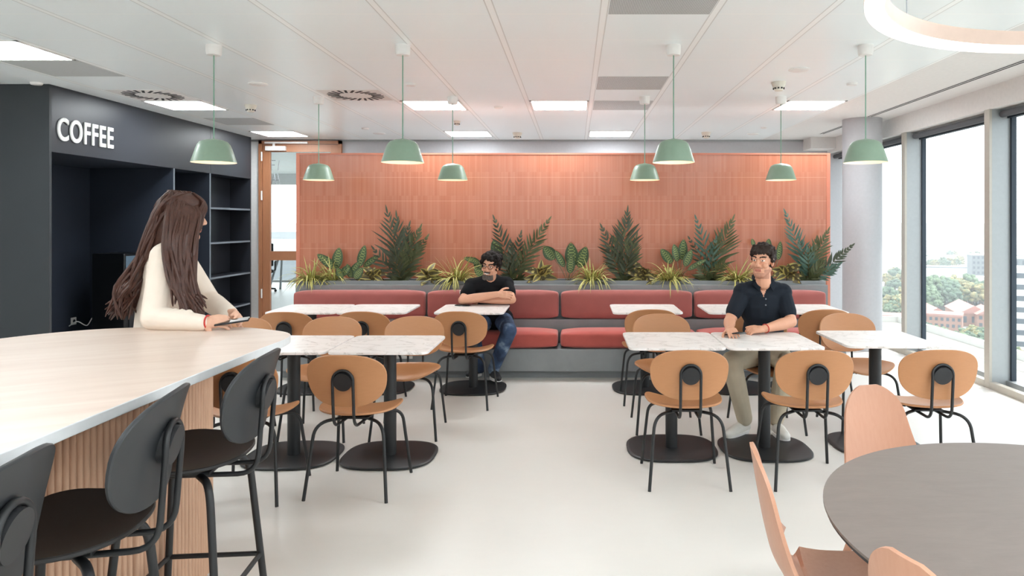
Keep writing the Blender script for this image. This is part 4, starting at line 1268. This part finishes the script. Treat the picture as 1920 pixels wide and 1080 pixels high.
add_hand(b, wrr, (.02, -1, -.05), (-.25, 0, 1), 1, .42)
add_hand(b, wrl, (-1, -.12, -.06), (.1, -.5, 1), 1, .5)
limb(b, hR, kR, .075, .075, .052); limb(b, kR, aR, .05, .05, .036); limb(b, hL, kL, .075, .075, .052); limb(b, kL, aL, .05, .05, .036)
skinmesh(b, 'body', [M['skin'], M['lip'], M['eye_white'], M['iris'], M['hair_brown'], M['stubble'], M['teeth']], ppl, .0042, 3, face_paint(Hm2, 1))
g = MB(); torso(g, pel, abd, chest, shl, shr, neck, .011)
for s_, e_ in ((shl, elr), (shr, ell_)):
    m_ = lerp(s_, e_, .68); g.cap(s_, m_, .066, .062)
skinmesh(g, 'polo_shirt', [M['polo'], M['skin']], ppl, .006, 4, lambda c: 1 if (c.y < 5.24 and c.z > 1.0 and abs(c.x-1.41) < .42*(c.z-1.0)) else 0)
cr = MB(); cc = Vector(neck)
pts = [cc+Vector((.067*math.cos(a), .062*math.sin(a)-.004, .028-.028*math.cos(a-PI/2-PI)*1.0)) for a in [PI*1.5+.35+(2*PI-.7)*k/20 for k in range(21)]]
cr.tube(pts, .016, 10, 0, True, False, .45, (0, 0, 1))
f0 = cc+Vector((-.02, -.075, -.005))
for s_ in (-1, 1):
    q = [cc+Vector((s_*.062, -.045, .03)), cc+Vector((s_*.03, -.088, -.012)), cc+Vector((s_*.05, -.1, -.06)), cc+Vector((s_*.088, -.07, -.012))]
    cr.add(q+[p+Vector((0, -.008, .004)) for p in q], [(0, 1, 2, 3), (7, 6, 5, 4), (0, 4, 5, 1), (1, 5, 6, 2), (2, 6, 7, 3), (3, 7, 4, 0)])
cr.build('collar', M['polo'], ppl, ppl.location)
for z in (.985, .94): MB().ell((1.42, 5.145, z), (.006, .004, .006)).build('button', M['metal_grey'], ppl, ppl.location)
tr_ = MB(); tr_.ell(pel, (.175, .14, .125))
for h_, k_, a_ in ((hR, kR, aR), (hL, kL, aL)):
    limb(tr_, h_, k_, .098, .092, .07); limb(tr_, k_, a_, .072, .07, .058)
skinmesh(tr_, 'trousers', M['chino'], ppl, .007, 4)
shoe(ppl, (1.27, 5.13, 0.002), (1.09, 4.95, 0.002), 'shoe', M['sneaker'], M['white_plastic'], .046)
shoe(ppl, (1.475, 5.11, 0.002), (1.49, 4.87, 0.015), 'shoe', M['sneaker'], M['white_plastic'], .046)
def fr2(h):
    for k in range(26):
        x = rnd(-.066, .066); h.cap((x, -.035, .115+rnd(-.01, .01)), (x*.95-.012, -.086+abs(x)*.35, .07+rnd(-.012, .012)), .012, .006)
    for s_ in (-1, 1):
        for k in range(5): h.cap((s_*.074, .0+.012*k, .055), (s_*.078, -.006+.012*k, .012+.004*k), .009, .006)
skinmesh(hair_cap(Hm2, 230, .013, .006, 5, fr2), 'hair', M['hair_brown'], ppl, .0042, 1)
wd_ = lerp(wrl, ell_, .06); ax_ = (Vector(ell_)-Vector(wrl)).normalized(); u_ = ax_.cross(Vector((0, 0, 1))).normalized(); v_ = ax_.cross(u_)
MB().tube([wd_+u_*.033*math.cos(a)+v_*.031*math.sin(a) for a in [2*PI*k/24 for k in range(24)]], .0035, 8, closed=True).build('bracelet', M['red'], ppl, ppl.location)
def phone(c, rot, label):
    t = thing('phone', label, 'phone', c); t.rotation_euler = rot
    MB().box((0, 0, 0), (.072, .148, .008), 0, None, .0035).build('case', M['phone'], t)
    MB().box((0, 0, .0042), (.066, .14, .001)).build('screen', M['machine'], t, smooth=False)
    return t
phone((1.12, 4.835, .775), (-.25, .15, .55), 'dark phone in the hand of the man in the dark polo')

# ---- man with crossed arms on the bench
pm = thing('person', 'smiling man in a black tee and jeans, arms crossed, sitting on the bench', 'person', (-.85, 6.9, 0))
pel, abd, chest = (-.80, 7.06, .575), (-.82, 7.03, .72), (-.845, 6.965, .855)
shl, shr, neck = (-1.02, 6.90, .925), (-.682, 6.945, .935), (-.85, 6.915, .99)
elr, ell_ = (-1.085, 6.735, .80), (-.612, 6.75, .805)
w1, w2 = (-.74, 6.665, .865), (-.92, 6.76, .80)
kL, aL, kR, aR = (-.625, 6.64, .52), (-.79, 6.76, .12), (-.985, 6.68, .5), (-.93, 6.84, .12)
hR, hL = (-.90, 7.02, .56), (-.72, 7.02, .56)
Hm1 = headM((-.83, 6.845, 1.118), -14, 8, 7)
b = MB(); add_head(b, Hm1); b.cap(Hm1 @ Vector((0, .03, -.1)), neck, .055, .06)
torso(b, pel, abd, chest, shl, shr, neck, -.004)
limb(b, shl, elr, .05, .05, .043); limb(b, elr, w1, .045, .046, .03); limb(b, shr, ell_, .05, .05, .043); limb(b, ell_, w2, .045, .046, .03)
add_hand(b, w1, (1, .12, -.08), (.1, -1, .35), -1, .3)
add_hand(b, w2, (-1, .1, .02), (0, .6, 1), 1, .3)
for h_, k_, a_ in ((hR, kR, aR), (hL, kL, aL)):
    limb(b, h_, k_, .072, .072, .05); limb(b, k_, a_, .048, .05, .036)
skinmesh(b, 'body', [M['skin'], M['lip'], M['eye_white'], M['iris'], M['hair_dark'], M['beard'], M['teeth']], pm, .0042, 3, face_paint(Hm1, 2, smile=True))
g = MB(); torso(g, pel, abd, chest, shl, shr, neck, .014, 1.03)
for s_, e_ in ((shl, elr), (shr, ell_)): g.cap(s_, lerp(s_, e_, .55), .072, .068)
skinmesh(g, 't_shirt', M['tee'], pm, .007, 4)
cf = lerp(shl, elr, .58); axx = (Vector(elr)-Vector(shl)).normalized(); uu = axx.cross(Vector((0, 1, 0))).normalized(); vv = axx.cross(uu)
MB().tube([cf+uu*.0725*math.cos(a)+vv*.0725*math.sin(a) for a in [PI*1.0+PI*1.0*k/12 for k in range(13)]], .004, 6).build('sleeve_mark', M['white_plastic'], pm, pm.location)
tr_ = MB(); tr_.ell(pel, (.175, .14, .12))
for h_, k_, a_ in ((hR, kR, aR), (hL, kL, aL)):
    limb(tr_, h_, k_, .095, .09, .075); limb(tr_, k_, a_, .076, .07, .055)
skinmesh(tr_, 'jeans', M['jeans'], pm, .007, 4)
shoe(pm, (-.80, 6.78, .03), (-.72, 6.60, .035), 'shoe', M['dark_sneaker'], M['white_plastic'], .044)
shoe(pm, (-.945, 6.90, .03), (-1.03, 6.71, .05), 'shoe', M['dark_sneaker'], M['white_plastic'], .044)
def fr1(h):
    for k in range(60):
        a = rnd(-.3, PI+.3); s_ = rnd(.014, .021)
        h.ell((.088*math.cos(a)*rnd(.9, 1.15), .03+rnd(-.05, .06), .05+.085*max(-.5, math.sin(a))*rnd(.9, 1.12)), (s_, s_, s_))
    for k in range(12): h.ell((rnd(-.06, .02), -.06, .1+rnd(-.015, .015)), (.016, .016, .014))
    for s_ in (-1, 1):
        for k in range(8): h.ell((s_*.084, rnd(.0, .06), rnd(-.03, .05)), (.015, .017, .016))
skinmesh(hair_cap(Hm1, 300, .017, .009, 9, fr1, low=-.07), 'hair', M['hair_dark'], pm, .0042, 1)
bd = MB()
random.seed(4)
for k in range(120):
    a = rnd(-1.05, 1.05); zz = rnd(-.115, -.072)
    bd.ell((.058*math.sin(a), -.018-.068*math.cos(a)*(1+.1*(zz+.09)*0), zz-.002), (.008, .006, .009))
for k in range(26): bd.ell((rnd(-.03, .03), -.088, rnd(-.047, -.04)), (.007, .007, .005))
bm_ = MB(); bm_.add([v for v in bd.v], bd.f, 0, Hm1)
skinmesh(bm_, 'beard', M['beard'], pm, .004, 1)
gl = MB()
for s_ in (-1, 1):
    gl.tube([(s_*.033+.023*math.cos(a)*1.05, -.099+.012*abs(math.cos(a))*(1 if s_*math.cos(a) > 0 else .2), .015+.0175*math.sin(a)) for a in [2*PI*k/24 for k in range(24)]], .0022, 6, closed=True)
    gl.tube([(s_*.058, -.09, .02), (s_*.08, -.02, .022), (s_*.082, .02, .016)], .002, 6)
gl.tube([(-.011, -.1, .02), (.011, -.1, .02)], .002, 6)
gw = MB(); gw.add(gl.v, gl.f, 0, Hm1); gw.build('glasses', M['black_plastic'], pm, pm.location)
phone((-1.075, 6.7, .7555), (0, 0, 1.35), 'dark phone lying on the marble table by the man with crossed arms')

# ---- woman leaning on the bar counter
pw = thing('person', 'woman with long brown hair in a cream blouse leaning on the bar counter', 'person', (-2.1, 3.62, 0))
pel, abd, chest = (-2.16, 3.60, .95), (-2.13, 3.58, 1.11), (-2.06, 3.53, 1.28)
shn, shf, neck = (-2.0, 3.385, 1.385), (-2.10, 3.68, 1.385), (-2.03, 3.53, 1.45)
eln, wrn, elf, wrf = (-1.985, 3.27, 1.10), (-1.735, 3.225, 1.085), (-1.93, 3.66, 1.14), (-1.70, 3.42, 1.10)
Hmw = headM((-1.98, 3.50, 1.575), 130, 4, 0)
b = MB(); add_head(b, Hmw, True); b.cap(Hmw @ Vector((0, .03, -.1)), neck, .048, .05)
torso(b, pel, abd, chest, shn, shf, neck, -.008, .86)
limb(b, shn, eln, .042, .042, .036); limb(b, eln, wrn, .037, .037, .024); limb(b, shf, elf, .042, .042, .036); limb(b, elf, wrf, .037, .037, .024)
add_hand(b, wrn, (1, .18, .1), (-.1, -.8, .6), 1, .45, .92); add_hand(b, wrf, (.8, -.6, .05), (.3, .8, .6), -1, .45, .92)
for s_ in (-1, 1): limb(b, (-2.16, 3.60+s_*.09, .93), (-2.14, 3.62+s_*.09, .5), .08, .078, .052); limb(b, (-2.14, 3.62+s_*.09, .5), (-2.16, 3.63+s_*.09, .09), .05, .05, .036)
skinmesh(b, 'body', [M['skin_pale'], M['lip'], M['eye_white'], M['iris'], M['hair_long'], M['skin_pale'], M['teeth']], pw, .0042, 3, face_paint(Hmw))
g = MB(); torso(g, pel, abd, chest, shn, shf, neck, .012, .88)
limb(g, shn, eln, .062, .062, .056); limb(g, eln, wrn, .056, .054, .04, .3); limb(g, shf, elf, .062, .06, .056); limb(g, elf, wrf, .056, .054, .04)
for k in range(5): g.cap(lerp(eln, wrn, .12+.14*k)+Vector((0, -.012, -.015)), lerp(eln, wrn, .16+.14*k)+Vector((0, .01, .04)), .022, .018)
skinmesh(g, 'blouse', M['blouse'], pw, .007, 4)
tr_ = MB(); tr_.ell((-2.16, 3.60, .92), (.16, .135, .13), (0, 0, PI/2))
for s_ in (-1, 1): limb(tr_, (-2.16, 3.60+s_*.09, .92), (-2.14, 3.62+s_*.09, .5), .095, .09, .066); limb(tr_, (-2.14, 3.62+s_*.09, .5), (-2.16, 3.63+s_*.09, .1), .066, .064, .05)
skinmesh(tr_, 'trousers', M['dark_trousers'], pw, .008, 4)
for s_ in (-1, 1): shoe(pw, (-2.2, 3.63+s_*.09, .002), (-1.98, 3.63+s_*.09, .002), 'shoe', M['sneaker'], M['white_plastic'], .04)
random.seed(21)
hb = MB()
hl = MB(); hl.ell((0, .022, .045), (.084, .1, .088)); hl.ell((0, .05, -.03), (.08, .07, .11)); hl.ell((-.012, -.03, .072), (.076, .066, .058))
hb.add(hl.v, hl.f, 0, Hmw)
hb.cap(Hmw @ Vector((0, .06, 0)), (-2.13, 3.52, 1.36), .08, .075); hb.cap((-2.13, 3.52, 1.36), (-2.24, 3.5, 1.16), .07, .04)
hb.cap(Hmw @ Vector((-.07, .0, .02)), (-1.90, 3.37, 1.40), .05, .055)
skinmesh(hb, 'hair', M['hair_long'], pw, .007, 3)
hs = MB()
hc = Hmw.translation
def st(i):
    k = i % 3
    a = rnd(-1, 1)
    # every lock starts on the crown, runs over the side of the head and falls
    crown = Hmw @ Vector((rnd(-.02, .02), .0+rnd(-.03, .07), .133))
    if k == 0:     # down the back
        s1 = Hmw @ Vector((rnd(-.09, .06), .1+rnd(-.03, .015), .05)); mid = Vector((-2.12+rnd(-.04, .03), 3.47+rnd(-.07, .1), 1.40))
        m2 = Vector((-2.2+rnd(-.05, .03), 3.44+rnd(-.05, .1), 1.24)); end = Vector((-2.25+rnd(-.05, .05), 3.43+rnd(-.05, .08), 1.09+rnd(-.02, .08)))
    else:          # over the near shoulder, in front of the arm
        f = rnd(0, 1)
        s1 = Hmw @ Vector((-.088-rnd(0, .012), -.055+.14*f, .04)); mid = Vector((-1.845-.12*f+rnd(-.015, .015), 3.355+rnd(-.03, .04)-.02*f, 1.45))
        m2 = Vector((-1.815-.10*f+rnd(-.02, .02), 3.305+rnd(-.03, .03), 1.27)); end = Vector((-1.765-.13*f*rnd(.3, 1)+rnd(-.02, .03), 3.275+rnd(-.02, .03), 1.095+rnd(0, .1)))
    return crom([crown, s1, mid, m2, end], 5)
strands(hs, st, 300, .0085)
hs.build('hair_locks', M['hair_long'], pw, pw.location)
# fringe by the temple
hf = MB()
strands(hf, lambda i: crom([Hmw @ Vector((rnd(-.06, .04), -.03, .128)), Hmw @ Vector((-.07+rnd(-.02, .02), -.075, .085)), Hmw @ Vector((-.085, -.072+rnd(-.012, .02), .03)), Hmw @ Vector((-.09, -.05+rnd(-.02, .03), -.06))], 5), 70, .008)
hf.build('fringe', M['hair_long'], pw, pw.location)
uu = Vector((0, 1, 0)); wq = Vector(wrn)+Vector((.028, .003, .004))
MB().tube([wq+Vector((0, .03*math.cos(a), .03*math.sin(a))) for a in [2*PI*k/20 for k in range(20)]], .004, 8, closed=True).build('bracelet', M['red'], pw, pw.location)
phone((-1.605, 3.255, 1.088), (.12, .1, -1.25), 'phone in the hands of the woman at the bar counter')
# ------------------------------------------------------------------ the city below the windows
GZ = -40.0
def gp(px, py, z=GZ):
    Y = (CH-z)*F/(py-VY); return Vector(((px-VX)*Y/F, Y, z))
def city_ground():
    m, nt, b = newmat('city_ground')
    co = coords(nt)
    n1 = noisef(nt, co, .012, 6, .6); n2 = noisef(nt, mapping(nt, co, (1, .25, 1)), .004, 5, .6); n3 = noisef(nt, co, .09, 4, .6)
    c = ramp(nt, n1, [(.38, S(92, 108, 90)), (.47, S(150, 146, 138)), (.6, S(184, 182, 176))])
    c2 = ramp(nt, n2, [(.4, S(104, 118, 106)), (.5, S(170, 170, 166)), (.62, S(150, 156, 158))])
    c = mixc(nt, .5, c, c2)
    nt.links.new(mixc(nt, mth(nt, 'MULTIPLY', n3, .4), c, S(190, 188, 184)), b.inputs['Base Color'])
    b.inputs['Roughness'].default_value = .95
    return m
M['city_ground'] = city_ground()
struct(MB().b2((-9000, -400, GZ-1), (9000, 16000, GZ)).build('ground_city', M['city_ground'], smooth=False))
CM = {k: simple('city_'+k, c, .9, var=.06, vscale=.4) for k, c in dict(white=S(214, 214, 212), grey=S(120, 126, 130), brick=S(168, 130, 116), roof=S(178, 134, 124), stone=S(150, 147, 139), pale=S(188, 186, 180), win=S(84, 92, 100), slate=S(124, 122, 120)).items()}
def block(name, c, d, rz, wall, label, cat='building', floors=0, bays=0, roof=None, group=None, z=GZ, band=None):
    t = thing(name, label, cat, c, rz, group)
    h = d[2]
    MB().box((0, 0, h/2), d).build('wall', CM[wall], t, smooth=False)
    if roof == 'gable':
        rh = d[0]*.3
        vs = [(-d[0]/2-.4, -d[1]/2-.4, h), (d[0]/2+.4, -d[1]/2-.4, h), (0, -d[1]/2-.4, h+rh), (-d[0]/2-.4, d[1]/2+.4, h), (d[0]/2+.4, d[1]/2+.4, h), (0, d[1]/2+.4, h+rh)]
        MB().add(vs, [(0, 1, 2), (3, 5, 4), (0, 2, 5, 3), (1, 4, 5, 2), (0, 3, 4, 1)]).build('roof', CM['roof'], t, smooth=False)
    else:
        MB().b2((-d[0]/2-.2, -d[1]/2-.2, h), (d[0]/2+.2, d[1]/2+.2, h+.8)).build('roof', CM[roof or 'pale'], t, smooth=False)
    if floors:
        n = 0
        for f in range(floors):
            for q in range(bays):
                x = -d[0]/2+d[0]*(q+.5)/bays; zz = h*(f+.55)/floors
                if band:
                    if q == 0: MB().b2((-d[0]/2, -d[1]/2-.12, zz-h/floors*.22), (d[0]/2, -d[1]/2+.05, zz+h/floors*.22)).build('window_band', CM['win'], t, smooth=False)
                else: MB().box((x, -d[1]/2, zz), (d[0]/bays*.5, .3, h/floors*.5)).build('window', CM['win'], t, smooth=False)
    return t
# near neighbouring roof with pale paving
rt_ = thing('roof_terrace', 'pale paved roof terrace of the neighbouring building just below the windows', 'roof', (32, 84, GZ))
MB().add([(-26, -40, 0), (14, -40, 0), (14, 14, 0), (-26, 14, 0), (-26, -40, 27.5), (14, -40, 27.5), (14, 14, 27.5), (-26, 14, 27.5)], [(0, 1, 2, 3), (4, 7, 6, 5), (0, 4, 5, 1), (1, 5, 6, 2), (2, 6, 7, 3), (3, 7, 4, 0)]).build('block', CM['stone'], rt_, smooth=False)
pv = MB()
for i in range(10):
    for j in range(13): pv.b2((-25.7+i*3.96, -39.7+j*4.12, 27.5), (-25.8+(i+1)*3.96, -39.8+(j+1)*4.12, 27.62))
pv.build('paving', CM['stone'], rt_, smooth=False)
pr_ = MB(); pr_.b2((13.4, -40, 27.5), (14, 14, 28.4)).b2((-26, 13.4, 27.5), (13.4, 14, 28.4)); pr_.build('parapet', CM['pale'], rt_, smooth=False)
def at(px, py): return gp(px, py)
block('apartment_building', at(1768, 625), (13, 10, 7), -.55, 'brick', 'pale brick building with a low pink roof below the middle window', floors=3, bays=7, roof='roof')
block('hall', at(1745, 608), (10, 22, 5), -.25, 'slate', 'long grey hall with a pitched pink roof below the middle window', roof='gable')
block('hall', at(1812, 604), (11, 26, 5), -.3, 'brick', 'wide pink-roofed hall with a gable facing the window, right of the grey hall', floors=1, bays=3, roof='gable')
block('hall', at(1848, 612), (9, 14, 5.5), -.3, 'brick', 'small pink-roofed hall next to the second window post', floors=2, bays=4, roof='gable')
block('office_tower', at(1838, 534), (13, 13, 20), -.3, 'grey', 'grey tower block with rows of windows beside the second window post', floors=6, bays=5)
block('office_building', at(1985, 655), (26, 16, 26), -.5, 'white', 'white stepped office building seen at the far right edge', floors=7, bays=6, band=True)
block('office_tower', at(1925, 560), (26, 14, 22), -.4, 'grey', 'grey block behind the white stepped office building', floors=5, bays=6)
block('apartment_building', at(1672, 622), (12, 9, 6), -.4, 'brick', 'pale low building seen in the narrow window right of the column', floors=3, bays=6, roof='roof')
random.seed(33)
far = []
for i in range(140):      # distant flat-roofed sheds and houses
    sl = rnd(.40, .68); Y = random.choice([rnd(430, 800), rnd(700, 1500), rnd(1400, 3400)])
    x = sl*Y; k = Y/900
    if any((x-a)**2+(Y-b)**2 < (120*max(.8, k))**2 for a, b in far): continue
    far.append((x, Y))
    block('warehouse', (x, Y, GZ), (rnd(18, 70)*max(.6, k), rnd(16, 50)*max(.6, k), rnd(5, 11)), rnd(-.5, .1), random.choice(['white', 'white', 'pale', 'stone']), 'pale flat-roofed warehouse on the hazy plain far beyond the windows', group='distant warehouses', roof=random.choice(['white', 'pale', 'grey']))
for i in range(10):
    sl = rnd(-.47, -.33); Y = rnd(300, 1200)
    block('warehouse', (sl*Y, Y, GZ), (rnd(18, 50), rnd(16, 40), rnd(8, 30)), rnd(-.3, .3), random.choice(['white', 'pale', 'grey']), 'pale distant city block seen through the glass of the door', group='distant blocks behind the door', roof='white')
# trees
def tree_mesh(seed, col1, col2, name):
    m, nt, b = newmat(name)
    n = noisef(nt, coords(nt), .55, 5, .7)
    nt.links.new(ramp(nt, n, [(.38, col1), (.56, col2)]), b.inputs['Base Color']); b.inputs['Roughness'].default_value = .95
    random.seed(seed); mb = MB()
    for k in range(110):
        a = rnd(0, 2*PI); r = 3.9*math.sqrt(rnd(0, 1)); s_ = rnd(.5, 1.15)
        mb.ell((r*math.cos(a), r*math.sin(a), 5.4+rnd(-1.8, 2.8)*(1-.4*r/3.9)-.1*r*r), (s_, s_, s_*.85), None, 8)
    vs = []
    for v in mb.v:
        p = Vector(v); q = noise.noise(p*.9)*.5+noise.noise(p*2.3)*.3
        vs.append(p+(p-Vector((0, 0, 5.5))).normalized()*q)
    mb.v = vs
    return mb, m
TM = [tree_mesh(1, S(70, 92, 70), S(112, 130, 100), 'tree_green'), tree_mesh(2, S(78, 98, 72), S(156, 142, 98), 'tree_yellow'), tree_mesh(3, S(64, 86, 72), S(98, 118, 96), 'tree_dark')]
bark = simple('bark', S(110, 92, 76), .95)
protos = []
TL = ['round green tree in the city below the windows', 'round yellowish tree in the city below the windows', 'round dark green tree in the city below the windows']
def tree(p, s, k):
    if len(protos) <= k or protos[k] is None:
        while len(protos) <= k: protos.append(None)
        t = thing('tree', TL[k], 'tree', p, 0, ['green', 'yellowish', 'dark green'][k]+' trees below the windows')
        TM[k][0].build('crown', TM[k][1], t, ang=180); MB().tube([(0, 0, 0), (0, 0, 4.5)], [.35, .25], 8).build('trunk', bark, t)
        protos[k] = t
    else: t = dup(protos[k], p, rnd(0, 6))
    t.scale = (s, s, s*rnd(.85, 1.15))
random.seed(8)
for px0, px1, py0, py1, n, s0, s1 in ((1728, 1790, 566, 584, 14, 1.2, 1.7), (1784, 1856, 562, 580, 14, 1.2, 1.7), (1650, 1696, 576, 606, 14, .9, 1.3), (1735, 1800, 500, 505, 10, .8, 1.1), (1726, 1768, 640, 655, 7, .7, 1.0), (1782, 1856, 648, 672, 12, .7, 1.0), (1896, 1925, 690, 720, 6, .6, .9), (1896, 1925, 565, 575, 5, .9, 1.2), (1655, 1696, 630, 645, 4, .7, .9), (1650, 1700, 520, 550, 10, .8, 1.2), (1726, 1856, 480, 496, 8, .8, 1.1)):
    for i in range(n): tree(gp(rnd(px0, px1), rnd(py0, py1)), rnd(s0, s1), random.choice([0, 0, 1, 2] if px0 != 1784 else [0, 1, 1, 2]))
# summer haze lying over the city
hm = bpy.data.materials.new('haze'); hm.use_nodes = True; hn = hm.node_tree
hn.nodes.remove(hn.nodes['Principled BSDF'])
vs_ = nd(hn, 'ShaderNodeVolumeScatter', {'Color': (.94, .97, 1, 1), 'Density': .0006, 'Anisotropy': .2})
hn.links.new(vs_.outputs[0], hn.nodes['Material Output'].inputs['Volume'])
hz = struct(MB().b2((-6000, 45, GZ+.5), (6000, 9000, GZ+40)).build('ground_haze', hm, smooth=False))
# ------------------------------------------------------------------ daylight, camera, output
w = bpy.data.worlds.new('overcast_sky'); bpy.context.scene.world = w; w.use_nodes = True
bg = w.node_tree.nodes['Background']; bg.inputs[0].default_value = (.88, .95, 1.0, 1); bg.inputs[1].default_value = 2.05
sn = bpy.data.lights.new('sun', 'SUN'); sn.energy = 2.8; sn.angle = math.radians(2.5); sn.color = (1, .96, .9)
so_ = bpy.data.objects.new('sun', sn); C.objects.link(so_)
sd = Vector((-.42, -.16, -1.0)); so_.rotation_euler = sd.to_track_quat('-Z', 'Y').to_euler()
for i in range(len(ys)-1):      # sampling portals that sit exactly in the window openings
    a, b = ys[i]+.04, ys[i+1]-.04
    L = bpy.data.lights.new('window_portal', 'AREA'); L.shape = 'RECTANGLE'; L.size = 2.5; L.size_y = b-a
    L.cycles.is_portal = True
    o = bpy.data.objects.new('window_portal', L); C.objects.link(o)
    o.matrix_world = Matrix.Translation((XG+.04, (a+b)/2, 1.33)) @ Vector((-1, 0, 0)).to_track_quat('-Z', 'Y').to_matrix().to_4x4()
L = bpy.data.lights.new('window_portal', 'AREA'); L.shape = 'RECTANGLE'; L.size = XG+14; L.size_y = 2.5; L.cycles.is_portal = True
o = bpy.data.objects.new('window_portal', L); C.objects.link(o)
o.matrix_world = Matrix.Translation(((XG-14)/2, 18.18, 1.33)) @ Vector((0, -1, 0)).to_track_quat('-Z', 'Z').to_matrix().to_4x4()

cd = bpy.data.cameras.new('camera'); cd.lens = F/1920*36; cd.sensor_width = 36; cd.sensor_fit = 'HORIZONTAL'
cd.shift_x = (960-VX)/1920; cd.shift_y = (VY-540)/1920; cd.clip_end = 20000; cd.clip_start = .05
cam = bpy.data.objects.new('camera', cd); C.objects.link(cam); cam.location = (0, 0, CH); cam.rotation_euler = (PI/2, 0, 0)
sc = bpy.context.scene; sc.camera = cam
sc.view_settings.view_transform = 'Standard'; sc.view_settings.look = 'None'; sc.view_settings.gamma = 1
sc.view_settings.use_curve_mapping = False
sc.view_settings.exposure = .76
sc.cycles.use_denoising = True
sc.cycles.max_bounces = 8; sc.cycles.diffuse_bounces = 6; sc.cycles.glossy_bounces = 4; sc.cycles.transparent_max_bounces = 12
sc.cycles.caustics_reflective = False; sc.cycles.caustics_refractive = False
sc.cycles.sample_clamp_indirect = 6
